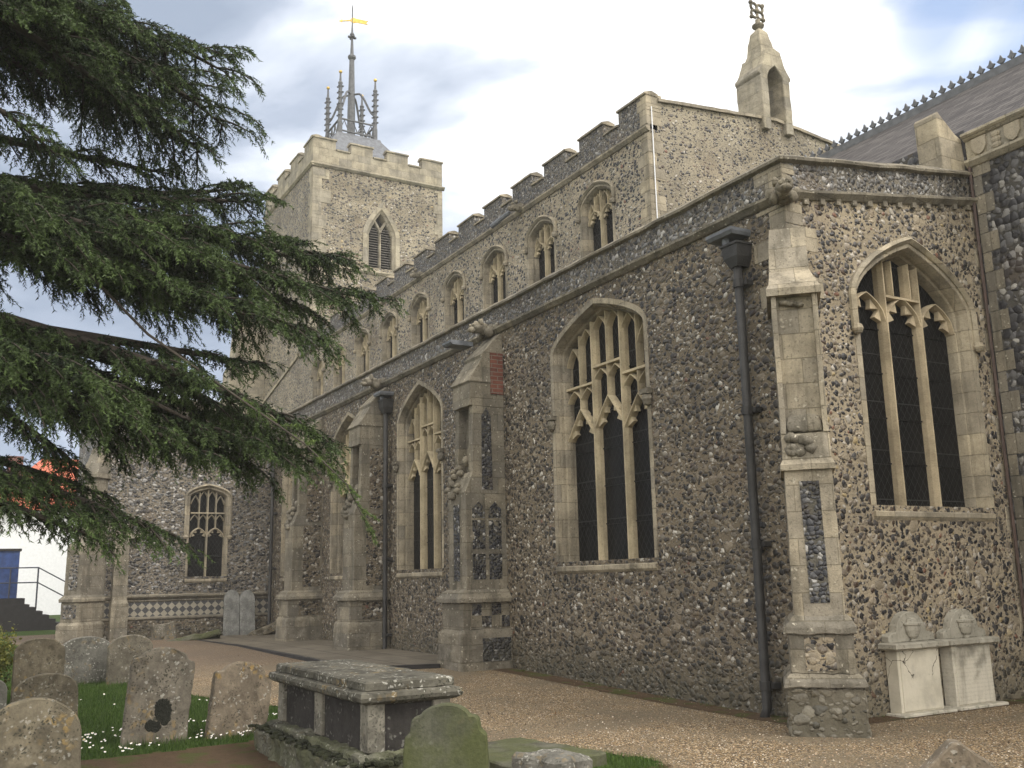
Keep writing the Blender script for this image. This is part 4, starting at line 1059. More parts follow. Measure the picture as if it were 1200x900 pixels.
# chest tomb
def chest_tomb():
    x0, x1, y0, y1 = -9.85, -7.50, 2.96, 3.66; zp = .30
    T = thing('chest_tomb', 'stone chest tomb with grey lichened lid and dark side panels on a mossy plinth', 'tomb', ((x0+x1)/2, (y0+y1)/2, 0))
    FZ = Fr((0, 0, 0), (1, 0, 0))
    def bx(m, a, b, c, d, e, f): m.box(FZ, a, b, e, f, -d, -c)
    ML = m_head('tomb_lid_stone', (.16, .15, .12), .35, .75, .75, 61)
    MP = m_head('tomb_pier_stone', (.30, .28, .23), .15, .5, .45, 67)
    MQ = m_head('tomb_plinth_stone', (.17, .165, .13), .1, .6, .6, 71, moss=.45)
    MS = m_head('tomb_panel_slate', (.055, .050, .047), .0, .22, .3, 77)
    m = MB(); bx(m, x0+.02, x1-.02, y0+.03, y1-.03, zp-.02, .66); build('side_panels', m, MS, T)
    for (a, b, c, d) in ((x0-.02, x0+.14, y0-.01, y0+.12), (x1-.14, x1+.02, y0-.01, y0+.14), (x0-.02, x0+.14, y1-.12, y1+.01), (x1-.14, x1+.02, y1-.14, y1+.01), ((x0+x1)/2-.12, (x0+x1)/2+.08, y0+.0, y0+.1), ((x0+x1)/2-.1, (x0+x1)/2+.1, y1-.1, y1)):
        m = MB(); bx(m, a, b, c, d, zp, .67); build('pier', m, MP, T, rough=(.08, .004, 9, a), bevel=.006)
    m = MB(); rings = []
    for e, z in ((-.0, .655), (.05, .67), (.085, .69), (.095, .72), (.085, .75), (.03, .765), (.0, .767)):
        rings.append([Vector((a, b, z)) for a, b in ((x0-e, y0-e), (x1+e, y0-e), (x1+e, y1+e), (x0-e, y1+e))])
    m.loft(rings); build('cornice', m, ML, T, rough=(.09, .006, 8, 1))
    m = MB(); rings = []
    for e, z in ((.02, .764), (.035, .770), (.035, .825), (.02, .838), (-.1, .845)):
        rings.append([Vector((a, b, z)) for a, b in ((x0-e, y0-e), (x1+e, y0-e), (x1+e, y1+e), (x0-e, y1+e))])
    m.loft(rings); build('lid', m, ML, T, rough=(.07, .007, 7, 2))
    m = MB(); bx(m, x0-.18, x1+.16, y0-.20, y1+.14, -.3, .22); bx(m, x0-.09, x1+.09, y0-.10, y1+.08, .2, zp)
    build('plinth', m, MQ, T, rough=(.05, .035, 7, 3), bevel=.02)
    m = MB()
    for i in range(240):
        s = random.choice((0, 1, 2)); t = random.random()
        p = (x0-.2+t*(x1-x0+.35), y0-.12+random.uniform(-.1, .1)) if s < 2 else (x1+.1+random.uniform(-.08, .08), y0-.1+t*(y1-y0+.2))
        m.blob((p[0], p[1], .24+random.uniform(-.02, .02)), (random.uniform(.02, .06), random.uniform(.02, .05), random.uniform(.01, .03)), 6)
    build('moss', m, m_plain('dark_moss', (.03, .034, .014), .95, nz=.35, bump=.02), T)
chest_tomb()
M_SLAB = m_head('ledger_stone', (.16, .155, .115), .15, .25, .3, 81, moss=.7)
m = MB(); m.box(Fr((0, 0, 0), (1, 0, 0)), -.62, .62, -.1, .09, -.5, .5); o = build('ledger_slab', m, M_SLAB, rough=(.08, .010, 6, 2), bevel=.015)
o.location = (-8.0, 4.62, 0); o.rotation_euler = (0, 0, R(8)); tag(o, 'flat mossy grave slab lying on the gravel behind the green gravestone', 'grave slab')
for i, (x, y, z, s, rz, lab) in enumerate(((-7.05, 4.38, .10, (.26, .2, .12), 20, 'rough flint-speckled stone lying at the bottom edge in front of the flat slab'),
        (-28.5, 5.3, .3, (.16, .30, .34), 10, 'broken upright piece of stone leaning near the foot of the porch wall'),
        (-27.6, 5.9, .2, (.35, .7, .08), -12, 'flat mossy broken slab lying below the porch window'),
        (-28.35, 8.0, .24, (.35, .5, .12), 5, 'low heap of broken stone at the foot of the far downpipe'))):
    m = MB(); m.box(Fr((0, 0, 0), (1, 0, 0)), -s[0], s[0], -s[2], s[2], -s[1], s[1]); o = build('loose_stone', m, (HB, HC, M_SLAB, HF)[i], rough=(.07, .05, 4, i), bevel=.03)
    o.location = (x, y, z); o.rotation_euler = (R(6*i), R(-8*i), R(rz)); tag(o, lab, 'stone')

# wall monuments
def monument(yc, lab, urn, lean, bodym, seed):
    T = thing('wall_monument', lab, 'monument', (XE+.15, yc, 0))
    F = Fr((XE+.002, yc, 0), (0, 1, 0)); d = .17
    m = MB(); m.box(F, -.44, .46, -.12, .035, 0, d+.10); build('base', m, M_MARB, T, rough=(.1, .008, 7, seed), bevel=.01)
    m = MB(); m.box(F, -.36, .36, .03, .72, 0, d); build('body', m, bodym, T, rough=(.09, .004, 7, seed), bevel=.008)
    m = MB(); m.box(F, -.325, .31, .05, .70, d-.02, d+.012); build('inscription_panel', m, bodym, T, rough=(.2, .002, 7, seed), bevel=.005)
    m = MB(); m.stack(F, [(.715, -.42, .42, 0, d+.03), (.74, -.46, .45, 0, d+.08), (.785, -.46, .45, 0, d+.08), (.80, -.43, .43, 0, d+.04)]); build('ledge', m, M_MARB, T, rough=(.1, .005, 7, seed))
    m = MB(); pts = [(-.40, .80), (.40, .80), (.40, .87), (.34, .90), (.27, .91)]+[(.26*math.cos(t), .90+.24*math.sin(t)) for t in [math.pi*(i+.5)/13 for i in range(13)]]+[(-.27, .91), (-.34, .90), (-.40, .87)]
    m.prism(F, pts, .0, d-.06); build('pediment', m, M_MARB, T, rough=(.06, .005, 8, seed), bevel=.006)
    m = MB(); c = F(0, 0, d-.04); m.lathe((c.x, c.y, 0), [(.05, .80), (.06, .815), (.035, .83), (.08, .86), (.115, .93), (.12, .98), (.14, .99), (.14, 1.01), (.09, 1.02), (.08, 1.05), (.03, 1.07)], 16, .5, 1)
    build('urn_relief', m, M_MARB, T, smooth=False)
def m_marble2():
    t = NT('grimy_white_marble')
    n = t.noise(2.4, 6, .6); g = t.noise(1, 5, .6, t.scale3(t.P, (7, 7, .8))); z = t.sep(t.P)[2]
    col = t.mix(t.ss(n, .4, .7), (.56, .52, .43), (.40, .37, .30))
    d = t.math('ADD', t.math('MULTIPLY', t.ss(z, .15, .75), .45), t.math('MULTIPLY', t.math('SUBTRACT', t.noise(3.3, 6), .5), 2.2))
    col = t.mix(t.math('MULTIPLY', t.ss(d, .15, .75), .85), col, (.15, .14, .11))
    rows = t.ss(t.math('ABSOLUTE', t.math('SUBTRACT', t.math('FRACT', t.math('MULTIPLY', z, 22)), .5)), .25, .45)
    lett = t.ss(t.noise(1, 2, .6, t.scale3(t.P, (60, 60, 22))), .45, .55)
    col = t.mix(t.math('MULTIPLY', t.math('MULTIPLY', rows, lett), .18), col, (.10, .09, .07))
    col = t.mix(t.math('MULTIPLY', t.ss(g, .5, .7), .4), col, (.12, .11, .09))
    return t.done(col, .75, t.noise(30, 5), .008, .25)
def m_marblec():
    t = NT('cracked_white_marble'); n = t.noise(2.2, 6, .6)
    col = t.mix(t.ss(n, .4, .7), (.60, .555, .45), (.45, .415, .33))
    v = t.vor(1.6, t.warp(.35, 4), feat='DISTANCE_TO_EDGE'); z = t.sep(t.P)[2]
    ck = t.math('MULTIPLY', t.ss(v.outputs['Distance'], .010, .004), t.ss(z, .38, .44))
    col = t.mix(ck, col, (.07, .06, .045))
    st = t.ss(t.math('ADD', z, t.math('MULTIPLY', t.noise(5, 5), .4)), .78, 1.0); col = t.mix(t.math('MULTIPLY', st, .4), col, (.2, .18, .14))
    bl = t.ss(t.noise(3.6, 5), .55, .7); col = t.mix(t.math('MULTIPLY', bl, .35), col, (.25, .23, .2))
    return t.done(col, .7, t.noise(30, 4), .004, .3)
monument(9.78, 'white marble wall monument with a crack across its blank face, nearer the corner buttress', 1, 0, m_marblec(), 3)
monument(10.74, 'grimy white marble wall monument with worn lettering, nearer the chancel', 1, 0, m_marble2(), 8)

# ------------------------------------------------------------------ background at the left: house, steps, rail
Hh = thing('house', 'white rendered house with an orange-red tiled roof behind the tree', 'house', (-66, 5, 0))
FH = Fr((-60, 0, 0), (0, 1, 0))
m = MB(); m.box(FH, -6, 16, -.5, 6.0, -9, 0); build('wall', m, M_WHITE, Hh)
m = MB(); m.add([(-59.5, 1.2, 5.95), (-59.5, 16.4, 5.95), (-69.5, 16.4, 5.95), (-69.5, 1.2, 5.95), (-64.5, 4.5, 9.4), (-64.5, 13, 9.4)], [(0, 1, 5, 4), (1, 2, 5), (2, 3, 4, 5), (3, 0, 4), (3, 2, 1, 0)]); build('roof', m, M_TILE, Hh)
m = MB(); m.box(FH, 2.6, 3.4, 7.5, 9.3, -4, -3); build('chimney', m, M_BRICK, Hh)
St = thing('stairway', 'black brick steps rising to a landing beside the grass', 'steps', (-38, 2.6, 0))
FT = Fr((-37.5, 0, 0), (0, 1, 0))
m = MB(); m.box(FT, -4, 2.55, -.3, 1.15, -2.2, 0); m.box(FT, -4, 2.4, 1.14, 1.36, -2.2, -.1)
for i in range(8): m.box(FT, 2.55+i*.21, 2.76+i*.21, -.3, 1.05-i*.135, -1.6, 0)
build('steps', m, M_BLACK, St)
m = MB()
for (u, a, b) in ((1.9, 1.36, 2.35), (2.75, 1.0, 2.4)): m.tube([FT(u, a, -.1), FT(u, b, -.1)], .03, 6)
for a, b, c in ((2.35, 2.38, .65), (1.85, 1.88, .15)):
    m.tube([FT(-4, a, -.1), FT(2.75, b, -.1), FT(4.6, b-1.05, -.1)], .022, 6)
m.tube([FT(4.6, -.1, -.1), FT(4.6, 1.33, -.1)], .03, 6)
build('handrail', m, M_RAIL, St)
Sh = thing('blue_hut', 'plain blue painted hut standing on the landing of the black steps', 'hut', (-38.4, .2, 1.36))
m = MB(); m.box(FT, -1.9, 2.15, 1.37, 2.95, -2.0, -.25); build('wall', m, M_BLUE, Sh, bevel=.02)
m = MB(); m.box(FT, -2.0, 2.2, 2.95, 3.03, -2.1, -.2); build('roof', m, M_BLACK, Sh)

# bird
m = MB(); 
m.add([(0, -.16, 0), (0, .12, 0), (.03, -.02, .03), (-.03, -.02, .03), (0, -.02, -.04)], [(0, 2, 1), (0, 1, 3), (0, 4, 2), (0, 3, 4), (1, 2, 4), (1, 4, 3)])
m.add([(.02, .03, .01), (.02, -.07, .01), (.2, -.02, .09), (.36, -.10, .03), (-.02, .03, .01), (-.02, -.07, .01), (-.2, -.02, .09), (-.36, -.10, .03), (.02, -.02, .03), (-.02, -.02, .03)], [(0, 1, 2), (1, 3, 2), (0, 2, 8), (2, 3, 8), (4, 6, 5), (5, 6, 7), (4, 9, 6), (6, 9, 7)])
o = build('bird', m, M_IRON); o.location = (-29, 52, 36); o.rotation_euler = (.5, .7, 1.0); tag(o, 'small dark bird flying in the blue gap of the sky', 'bird')

# ------------------------------------------------------------------ leaves and blades, as numpy triangles
def tri_mesh(name, V, mat, parent=None, C=None):
    n = len(V)//3; me = bpy.data.meshes.new(name)
    me.vertices.add(n*3); me.vertices.foreach_set('co', V.astype(np.float32).ravel())
    me.loops.add(n*3); me.loops.foreach_set('vertex_index', np.arange(n*3, dtype=np.int32))
    me.polygons.add(n); me.polygons.foreach_set('loop_start', np.arange(0, n*3, 3, dtype=np.int32))
    me.update(calc_edges=True)
    if C is not None:
        a = me.color_attributes.new('tint', 'FLOAT_COLOR', 'POINT')
        c = np.ones((n*3, 4), np.float32); c[:, :3] = np.repeat(C, 3)[:, None]; a.data.foreach_set('color', c.ravel())
    me.materials.append(mat); o = bpy.data.objects.new(name, me); COL.objects.link(o)
    if parent is not None: o.parent = parent; o.matrix_parent_inverse = Matrix.Translation(parent.location).inverted()
    return o
def unit(a): return a/np.maximum(1e-9, np.linalg.norm(a, axis=-1, keepdims=True))
def m_leaf(name, a, b, rough=.6, trans=.25):
    t = NT(name); at = t.n('ShaderNodeAttribute'); at.attribute_name = 'tint'
    k = t.sep(at.outputs['Color'], True)[0]
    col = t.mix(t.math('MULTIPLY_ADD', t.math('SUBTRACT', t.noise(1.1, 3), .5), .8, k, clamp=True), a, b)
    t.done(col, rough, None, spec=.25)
    tr = t.n('ShaderNodeBsdfTranslucent'); t.l(col, tr.inputs[0]); mx = t.n('ShaderNodeMixShader'); mx.inputs[0].default_value = trans
    t.l(t.b.outputs[0], mx.inputs[1]); t.l(tr.outputs[0], mx.inputs[2]); t.l(mx.outputs[0], t.out.inputs[0]); return t.m
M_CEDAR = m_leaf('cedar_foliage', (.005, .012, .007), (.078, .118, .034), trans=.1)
M_WOOD = m_plain('cedar_wood', (.055, .045, .035), .9, bump=.01)

def cedar():
    TR = Vector((-10.6, -3.2, 0))
    T = thing('cedar_tree', 'large dark green cedar with drooping layered branches sweeping in from the left', 'tree', TR)
    m = MB(); m.tube([TR+Vector((0, 0, -.3)), TR+Vector((0, 0, .4)), TR+Vector((.1, .05, 3)), TR+Vector((.05, .2, 7)), TR+Vector((0, .1, 11)), TR+Vector((0, 0, 14))], [.62, .46, .40, .30, .18, .04], 14)
    build('trunk', m, M_BARK, T, rough=(.35, .03, 3, 1))
    rng = np.random.default_rng(11)
    Pt, Dt, Lt, Kt = [], [], [], []          # twigs: base, direction, length, tint
    # (tip, middle, root height, reach of the side branches, start of foliage, density)
    limbs = [((-9.76, 2.18, 6.98), (-9.66, 0.92, 7.24), 7.59, 0.85, 0.12, 1.0), ((-9.56, 2.13, 6.27), (-9.26, 0.82, 6.72), 7.07, 0.85, 0.12, 1.0), ((-9.47, 1.56, 6.92), (-8.99, 0.42, 6.89), 7.24, 0.85, 0.12, 1.0), ((-9.61, 1.9, 5.97), (-9.57, 0.79, 6.6), 6.95, 0.8, 0.12, 1.0),
             ((-9.21, 1.31, 6.02), (-8.99, 0.3, 6.52), 6.87, 0.9, 0.12, 1.0), ((-9.64, 1.05, 6.29), (-9.6, 0.28, 6.48), 6.83, 0.8, 0.12, 1.0), ((-10.27, 2.17, 6.92), (-10.27, 0.74, 7.38), 7.73, 0.9, 0.12, 1.0), ((-9.17, 0.8, 6.95), (-9.0, 0.02, 6.65), 7.0, 0.8, 0.12, 1.0),
             ((-10.17, 1.63, 6.32), (-10.19, 0.51, 7.03), 7.38, 0.8, 0.12, 1.0), ((-9.08, 0.56, 5.41), (-9.0, 0.19, 5.66), 6.01, 0.5, 0.12, 1.0), ((-10.15, 1.78, 5.92), (-10.17, 0.74, 5.96), 6.31, 0.38, 0.12, 1.0), ((-9.85, 2.66, 5.62), (-9.92, 1.3, 5.47), 5.77, 0.7, 0.15, 1.0),
             ((-10.49, 2.59, 6.02), (-10.49, 1.54, 5.79), 6.09, 0.6, 0.15, 1.0), ((-9.21, 3.35, 4.95), (-9.46, 1.64, 5.1), 5.4, 0.8, 0.15, 1.0), ((-8.89, 3.63, 4.42), (-9.31, 1.87, 4.71), 5.01, 0.7, 0.15, 1.0), ((-9.0, 2.71, 4.52), (-9.12, 1.21, 4.8), 5.1, 0.85, 0.15, 1.0),
             ((-8.91, 2.99, 3.97), (-9.16, 1.62, 4.38), 4.68, 0.7, 0.15, 1.0), ((-8.81, 1.84, 4.56), (-8.87, 0.68, 4.77), 5.07, 0.85, 0.15, 1.0), ((-8.8, 2.33, 4.04), (-8.95, 0.99, 4.43), 4.73, 0.75, 0.15, 1.0), ((-8.82, 1.19, 4.3), (-8.79, 0.34, 4.75), 5.05, 0.8, 0.15, 1.0),
             ((-9.72, 3.39, 5.07), (-9.97, 2.16, 5.19), 5.49, 0.7, 0.15, 1.0), ((-9.43, 3.02, 4.34), (-9.78, 1.55, 4.85), 5.15, 0.8, 0.15, 1.0), ((-9.26, 1.64, 4.24), (-9.38, 0.6, 4.59), 4.89, 0.7, 0.15, 1.0), ((-9.18, 2.45, 3.68), (-9.34, 1.07, 3.83), 4.58, 0.5, 0.22, 1.0),
             ((-8.4, 2.94, 2.87), (-8.76, 1.58, 3.48), 4.23, 0.6, 0.22, 1.0), ((-8.6, 1.86, 2.97), (-8.78, 0.62, 3.47), 4.22, 0.7, 0.22, 1.0), ((-8.63, 2.56, 2.74), (-8.9, 1.33, 3.21), 3.96, 0.7, 0.22, 1.0), ((-8.5, 1.85, 2.7), (-8.65, 0.9, 3.07), 3.82, 0.6, 0.22, 1.0),
             ((-8.91, 1.28, 2.87), (-8.99, 0.45, 3.38), 4.13, 0.65, 0.22, 1.0), ((-8.87, 0.78, 3.2), (-8.9, 0.24, 3.6), 4.35, 0.5, 0.22, 1.0), ((-9.15, 0.91, 2.62), (-9.2, 0.29, 3.08), 3.83, 0.5, 0.22, 1.0), ((-8.93, 2.94, 2.71), (-9.21, 1.9, 3.35), 4.1, 0.6, 0.22, 1.0),
             ((-9.27, 2.5, 2.69), (-9.47, 1.58, 3.08), 3.83, 0.55, 0.22, 1.0), ((-9.51, 2.38, 3.14), (-9.72, 1.21, 3.59), 4.34, 0.6, 0.22, 1.0), ((-8.84, 1.7, 2.04), (-8.97, 0.71, 2.42), 2.92, 0.42, 0.25, 1.0), ((-9.22, 1.21, 2.38), (-9.29, 0.52, 2.62), 3.12, 0.5, 0.25, 1.0),
             ((-8.73, 1.13, 1.98), (-8.79, 0.45, 2.26), 2.76, 0.45, 0.25, 1.0), ((-8.95, 0.92, 2.17), (-8.99, 0.32, 2.48), 2.98, 0.5, 0.25, 1.0), ((-13.5, 1.5, 8.2), (-12.05, -0.85, 9.25), 9.3, 1.4, 0.2, 0.75), ((-6.5, -0.8, 7.4), (-8.55, -2.0, 8.5), 8.6, 1.4, 0.2, 0.75),
             ((-14.5, -3, 6.5), (-12.55, -3.1, 7.5), 7.5, 1.4, 0.2, 0.75), ((-10.5, -7.5, 6.6), (-10.55, -5.35, 7.6), 7.6, 1.4, 0.2, 0.75), ((-7, -5, 9.0), (-8.8, -4.1, 10.0), 10, 1.4, 0.2, 0.75), ((-12, -0.5, 10.4), (-11.3, -1.85, 11.3), 11.2, 1.4, 0.2, 0.75),
             ((-9, -2, 12), (-9.8, -2.6, 12.8), 12.6, 1.4, 0.2, 0.75), ((-13, -5, 10), (-11.8, -4.1, 11.0), 11, 1.4, 0.2, 0.75), ((-9.6, -1, 10.0), (-10.1, -2.1, 10.9), 10.8, 1.4, 0.2, 0.75)]  # last limbs fill the unseen crown, added and thickened for their shade
    for li, (tip, mid, rz, width, f0, dens) in enumerate(limbs):
        tip = Vector(tip); mid = Vector(mid); root = Vector((TR.x+.03*rz/3, TR.y+.1, rz)); L = (tip-root).length
        tm = (mid-root).length/((mid-root).length+(tip-mid).length)
        def axis(t, root=root, tip=tip, mid=mid, tm=tm, li=li):
            c = (mid-root*(1-tm)**2-tip*tm**2)/(2*tm*(1-tm)); p = root*(1-t)**2+c*(2*t*(1-t))+tip*t*t
            n = noise.noise_vector(Vector((t*2.2+li*7, li, 0)))*.14*t; return p+Vector((n.x, n.y*.4, n.z*.4))
        m = MB(); K = 16; pts = [axis(i/K) for i in range(K+1)]; m.tube(pts, [.11*(1-i/K)**.8*(L/6)+.008 for i in range(K+1)], 7)
        ns = int(L*(1-f0)/.082*max(.45, dens)); 
        for i in range(ns):
            t = f0+(1-f0)*(i+.5)/ns; p = axis(t); ax = (axis(min(1, t+.02))-axis(max(0, t-.02))).normalized()
            side = 1 if i % 2 else -1; hor = ax.cross(Vector((0, 0, 1))).normalized()
            ang = R(random.uniform(38, 70)); d = (ax*math.cos(ang)+hor*side*math.sin(ang)+Vector((0, 0, random.uniform(-.12, .36)))).normalized()
            env = math.sqrt(max(.06, 1-max(0, (t-.6)/.46)**2))*min(1, .35+t); pad = noise.noise(Vector((t*L*1.1, li*3.3, side*2))); bl = width*env*random.uniform(.7, 1.1)*(1.0+.75*pad)
            if random.random() < .15: bl *= .4
            if pad < -.42: continue
            kb = max(4, int(bl/(.036 if dens > .5 else .06))); droop = random.uniform(.22, .5)
            bp = [p+d*(bl*s)+Vector((0, 0, -droop*bl*s*s)) for s in [j/5 for j in range(6)]]
            m.tube(bp, [.016, .013, .010, .008, .006, .004], 5)
            bh = Vector((-d.y, d.x, 0)).normalized()
            for j in range(kb):
                s = (j+.6)/kb
                q = p+d*(bl*s)+Vector((0, 0, -droop*bl*s*s)); tan = (d+Vector((0, 0, -2*droop*s))).normalized()
                for sg in (-1, 1):
                    if random.random() < .16: continue
                    dd = tan*random.uniform(.35, 1.0)+bh*sg*random.uniform(.25, .9)*(1-s*.5)+Vector((0, 0, random.uniform(-.42, .18)))
                    Pt.append(q+Vector((random.uniform(-.02, .02),)*3)); Dt.append(dd.normalized()); Lt.append(random.uniform(.10, .24)*(1.15-s*.35)); Kt.append(random.uniform(-.1, .15)+.5*s*s+.15*t)  # tips paler as new growth; inner twigs darkened to deepen crown shade
        build('limb', m, M_WOOD, T, recalc=False, smooth=True)
    P = np.array([tuple(p) for p in Pt]); D = np.array([tuple(p) for p in Dt]); Ls = np.array(Lt); Kk = np.array(Kt)
    nb = 24; N = len(P)
    s = np.tile(np.linspace(.02, 1, nb), (N, 1)); down = np.array([0, 0, -1.])
    base = P[:, None]+D[:, None]*(Ls[:, None, None]*s[..., None])+down*(.27*Ls[:, None, None]*(s[..., None]**2))
    dirt = unit(D[:, None]+down*.9*s[..., None])
    rnd = rng.normal(size=(N, nb, 3)); rad = unit(rnd-dirt*(rnd*dirt).sum(-1, keepdims=True))
    bd = unit(dirt*.75+rad*.8); ln = rng.uniform(.026, .048, (N, nb, 1))
    wv = unit(np.cross(bd, rng.normal(size=(N, nb, 3))))*rng.uniform(.0045, .0075, (N, nb, 1))
    V = np.stack([base-wv, base+wv, base+bd*ln], 2).reshape(-1, 3)
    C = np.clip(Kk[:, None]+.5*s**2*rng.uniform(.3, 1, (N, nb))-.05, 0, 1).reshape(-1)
    print('cedar blades', N*nb)
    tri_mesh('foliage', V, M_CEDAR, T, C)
cedar()

def leafy(name, label, cat, loc, rad, n, mat, size=.05, seed=1, low=0.0, tw=14):
    rng = np.random.default_rng(seed); T = thing(name, label, cat, loc); o = np.array(loc, float)
    m = MB()
    for i in range(tw):
        a = rng.uniform(0, 6.28); e = rng.uniform(.2, 1); r = np.array([math.cos(a)*rad[0]*e, math.sin(a)*rad[1]*e, rad[2]*(1.3+.6*rng.random())])
        m.tube([o, o+r*[.4, .4, .6], o+r*.95], [.02, .012, .005], 5)
    build('stem', m, M_WOOD, T)
    cl = unit(rng.normal(size=(60, 3)))*rng.uniform(.55, 1, (60, 1)); k = rng.integers(0, 60, n)
    P = (cl[k]*.85+rng.normal(size=(n, 3))*.16); P[:, 2] = P[:, 2]+1.0+low; P = o+P*np.array(rad)
    d = unit(rng.normal(size=(n, 3))+[0, 0, .3]); w = unit(np.cross(d, rng.normal(size=(n, 3)))); L = rng.uniform(.5, 1, (n, 1))*size
    a, b, c, e = P, P+d*L*.5+w*L*.32, P+d*L, P+d*L*.5-w*L*.32
    V = np.stack([a, b, c, a, c, e], 1).reshape(-1, 3); C = np.repeat(np.clip(.5+cl[k][:, 2]*.35+rng.normal(size=n)*.2, 0, 1), 2)
    tri_mesh('foliage', V, mat, T, C); return T
leafy('shrub', 'small yellow-green leafy shrub at the left edge behind the gravestones', 'shrub', (-14.9, .35, .08), (.7, .55, .62), 9000, m_leaf('shrub_leaf', (.035, .045, .012), (.20, .20, .04)), .055, 4)

# hanging leafy sprig before the wall
def sprig():
    T = thing('leafy_branch', 'thin hanging branch with light green leaf tufts in front of the aisle wall', 'branch', (-8.7, .7, 4.4))
    rng = np.random.default_rng(5)
    path = [Vector((-8.7, .7, 4.4)), Vector((-8.6, 1.35, 3.75)), Vector((-8.2, 2.0, 3.2)), Vector((-7.8, 2.5, 2.75)), Vector((-7.55, 2.78, 2.4)), Vector((-7.45, 2.95, 2.0))]
    m = MB(); m.tube(path, [.014, .012, .010, .008, .006, .003], 6)
    P, D = [], []
    for k in range(16):
        t = k/16; x = (.42+.58*t)*4.999; i = int(x); p = path[i].lerp(path[i+1], x-i)
        d = Vector((rng.uniform(-.5, .5), rng.uniform(-.2, .9), rng.uniform(-.9, .15))).normalized(); L = rng.uniform(.08, .24)
        m.tube([p, p+d*L], [.004, .002], 4)
        for j in range(26): P.append(tuple(p+d*L*(j+1)/26)); D.append(tuple(d))
    build('stem', m, M_WOOD, T)
    P = np.repeat(np.array(P), 4, 0); D = np.repeat(np.array(D), 4, 0); n = len(P)
    d = unit(D*.6+rng.normal(size=(n, 3))*.8); w = unit(np.cross(d, rng.normal(size=(n, 3))))*.0045; L = rng.uniform(.02, .045, (n, 1))
    tri_mesh('foliage', np.stack([P-w, P+w, P+d*L], 1).reshape(-1, 3), m_leaf('sprig_leaf', (.06, .10, .03), (.16, .22, .06)), T, rng.random(n))
sprig()

# grass blades and daisies, pebbles
def scatter(n, x0, x1, y0, y1, ok, seed):
    rng = np.random.default_rng(seed); x = rng.uniform(x0, x1, n); y = rng.uniform(y0, y1, n)
    k = np.array([ok(a, b) for a, b in zip(x, y)]); x, y = x[k], y[k]
    return x, y, np.array([gz(a, b) for a, b in zip(x, y)]), rng
M_GRASS = m_leaf('grass_blade', (.030, .062, .010), (.085, .14, .025))
LX = np.linspace(-60, 6, 1300); LY = np.array([lawn_edge(v) for v in LX])
le = lambda x: float(np.interp(x, LX, LY))
def blades(name, n, area, ok, hgt, seed, wd=.004):
    x, y, z, rng = scatter(n, *area, ok, seed); n = len(x); b = np.stack([x, y, z-.01], 1)
    d = rng.normal(size=(n, 3))*.38; d[:, 2] = 1; d = unit(d); h = rng.uniform(*hgt, (n, 1))
    w = rng.normal(size=(n, 3)); w[:, 2] = 0; w = unit(w)*wd
    o = tri_mesh(name, np.stack([b-w, b+w, b+d*h], 1).reshape(-1, 3), M_GRASS, None, rng.random(n)*.9); o['kind'] = 'stuff'; return o
gok = lambda x, y: y < le(x)-.02 and not soil_in(x, y)
blades('grass', 150000, (-19, -10, -1, 4.4), gok, (.03, .07), 1, .004)
blades('grass', 60000, (-40, -19, -2, 2.5), gok, (.04, .10), 2, .012)
blades('grass', 26000, (-9.2, -5.2, 4.0, 5.8), lambda x, y: y < le(x) and y > le(x)-.5-.25*math.sin(x*4) and not (-8.7 < x < -7.3 and y < 5.2) and x > -8.3, (.03, .085), 3, .003)
stones = [(-8.6, .68, .35), (-12.5, 1.1, .33), (-14.4, 1.14, .3), (-16.8, 1.98, .4), (-16.45, 2.58, .33), (-10.95, 1.98, .32), (-10.9, 2.8, .32)]
blades('grass_tufts', 60000, (-18, -8.2, 0, 3.6), lambda x, y: any(abs(x-a-.06) < .11 and abs(y-b) < c+.05 for a, b, c in stones), (.05, .13), 6, .004)
blades('weeds', 30000, (-15, -7.5, 8.0, 12), lambda x, y: (YSW-.12 < y < YSW and x < XEW and noise.noise(Vector((x*2.3, 0, 8))) > .22) or (XEW < x < XEW+.1 and noise.noise(Vector((y*3.1, 0, 5))) > .25), (.02, .07), 7, .004)
x, y, z, rng = scatter(2600, -24, -4, 2.5, 12, lambda a, b: b > le(a)-.3 and (b < YSW or a > XEW+.1) and random.random() < (1 if b > 7.6 else .35), 21)
n = len(x); c = np.stack([x, y, z+.012], 1); d = rng.normal(size=(n, 3)); d[:, 2] *= .25; d = unit(d)*rng.uniform(.012, .035, (n, 1)); w = unit(np.cross(d, [0, 0, 1.]))*rng.uniform(.006, .014, (n, 1))
V = np.stack([c-d, c+w, c+d, c-d, c+d, c-w], 1).reshape(-1, 3)
o = tri_mesh('fallen_leaves', V, m_leaf('dead_leaf', (.035, .02, .01), (.16, .085, .035), trans=.05), None, np.repeat(rng.random(n), 2)); o['kind'] = 'stuff'
M_PETAL = m_plain('daisy_petal', (.85, .85, .85), .7, nz=.03); M_EYE = m_plain('daisy_eye', (.75, .5, .04), .7)
def dok(x, y):
    return gok(x, y) and random.random() < (1.0 if -11.9 < x < -10.3 and y > .9 else .05)
x, y, z, rng = scatter(900, -15, -10.2, .5, 3.6, dok, 9)
keep = [i for i in range(len(x)) if noise.noise(Vector((x[i]*1.7, y[i]*1.7, 4))) > -.12]
m = MB(); mid = []
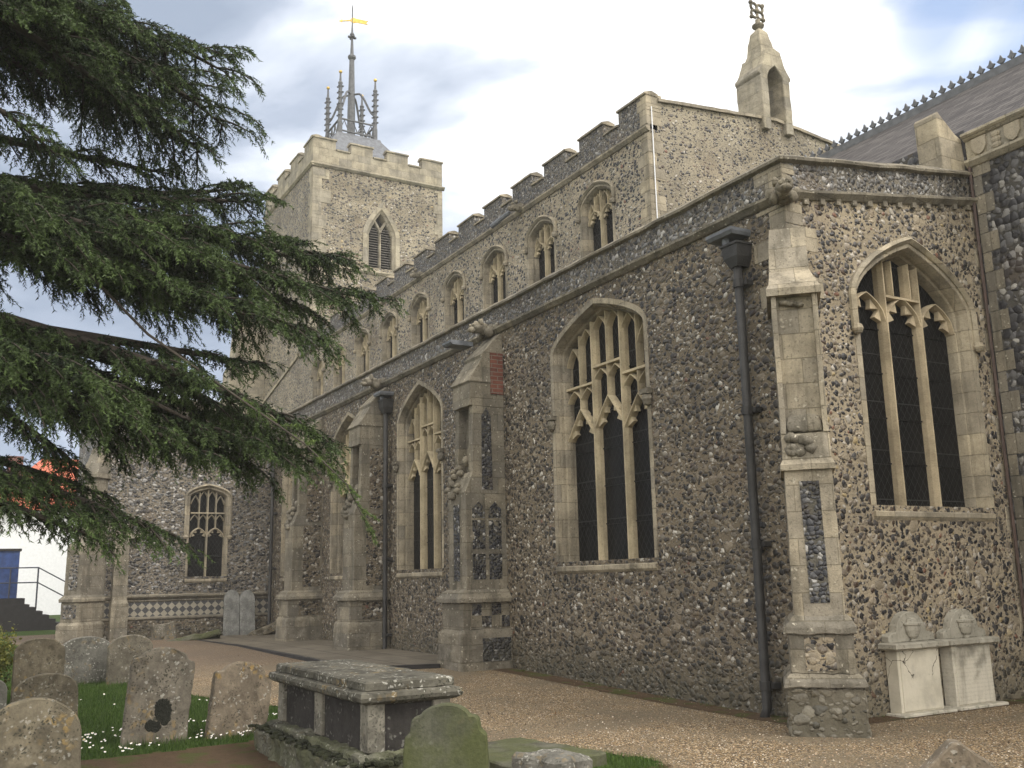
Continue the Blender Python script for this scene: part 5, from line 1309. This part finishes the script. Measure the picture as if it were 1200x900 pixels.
for i in keep:
    c = Vector((x[i], y[i], z[i]+random.uniform(.045, .075))); r = random.uniform(.010, .016); tl = Vector((random.uniform(.1, .7), random.uniform(-.4, .1), 1)).normalized()
    a = tl.orthogonal().normalized(); b = tl.cross(a); yl = random.random() < .025
    ring = [c+(a*math.cos(t)+b*math.sin(t))*r*(1 if k % 2 else .8) for k, t in enumerate([2*math.pi*k/10 for k in range(10)])]
    m.add([c+tl*.002]+ring, [(0, k+1, (k+1) % 10+1) for k in range(10)]); mid += [1 if yl else 0]*10
    e = [c+tl*.004+(a*math.cos(t)+b*math.sin(t))*r*.35 for t in [2*math.pi*k/6 for k in range(6)]]; m.add(e, [tuple(range(6))]); mid += [1]
o = build('daisies', m, M_PETAL, recalc=False); o.data.materials.append(M_EYE); o.data.polygons.foreach_set('material_index', mid); o['kind'] = 'stuff'
# loose pebbles on the gravel
x, y, z, rng = scatter(26000, -14, -3.5, 3, 12.0, lambda a, b: b > le(a) and random.random() < min(1, 1.2*math.exp(-(math.hypot(a, b)-7)*.18)), 12)
n = len(x); c = np.stack([x, y, z+.003], 1); s = rng.uniform(.004, .012, (n, 1, 1))
oct_ = np.array([(1, 0, 0), (0, 1, 0), (-1, 0, 0), (0, -1, 0), (0, 0, .7), (0, 0, -.6)]); v = c[:, None]+(oct_[None]+rng.normal(size=(n, 6, 3))*.22)*s
F = [(0, 1, 4), (1, 2, 4), (2, 3, 4), (3, 0, 4)]
V = np.concatenate([v[:, list(f)] for f in F], 1).reshape(-1, 3)
t = NT('pebble'); at = t.n('ShaderNodeAttribute'); at.attribute_name = 'tint'
MPB = t.done(t.ramp(t.sep(at.outputs['Color'], True)[0], [(0, (.10, .07, .045)), (.3, (.22, .155, .10)), (.6, (.34, .25, .165)), (.85, (.5, .43, .34))], True), .8)
o = tri_mesh('pebbles', V, MPB, None, np.repeat(rng.random(n), 4)); o['kind'] = 'stuff'

# ------------------------------------------------------------------ thin scattering volume added to imitate lens glare over the far church
mb = MB(); mb.box(Fr((0, 0, 0), (1, 0, 0)), -76, 12, -1.6, 38, -58, 22)
hz = build('glare_haze', mb, bpy.data.materials.new('glare_haze')); hz['kind'] = 'stuff'
hm = hz.data.materials[0]; hm.use_nodes = True; ht = hm.node_tree; ht.nodes.clear()
ho = ht.nodes.new('ShaderNodeOutputMaterial'); pv = ht.nodes.new('ShaderNodeVolumePrincipled')
pv.inputs['Density'].default_value = GLARE_HAZE; pv.inputs['Color'].default_value = (1, .98, .95, 1)
ht.links.new(pv.outputs[0], ho.inputs['Volume'])
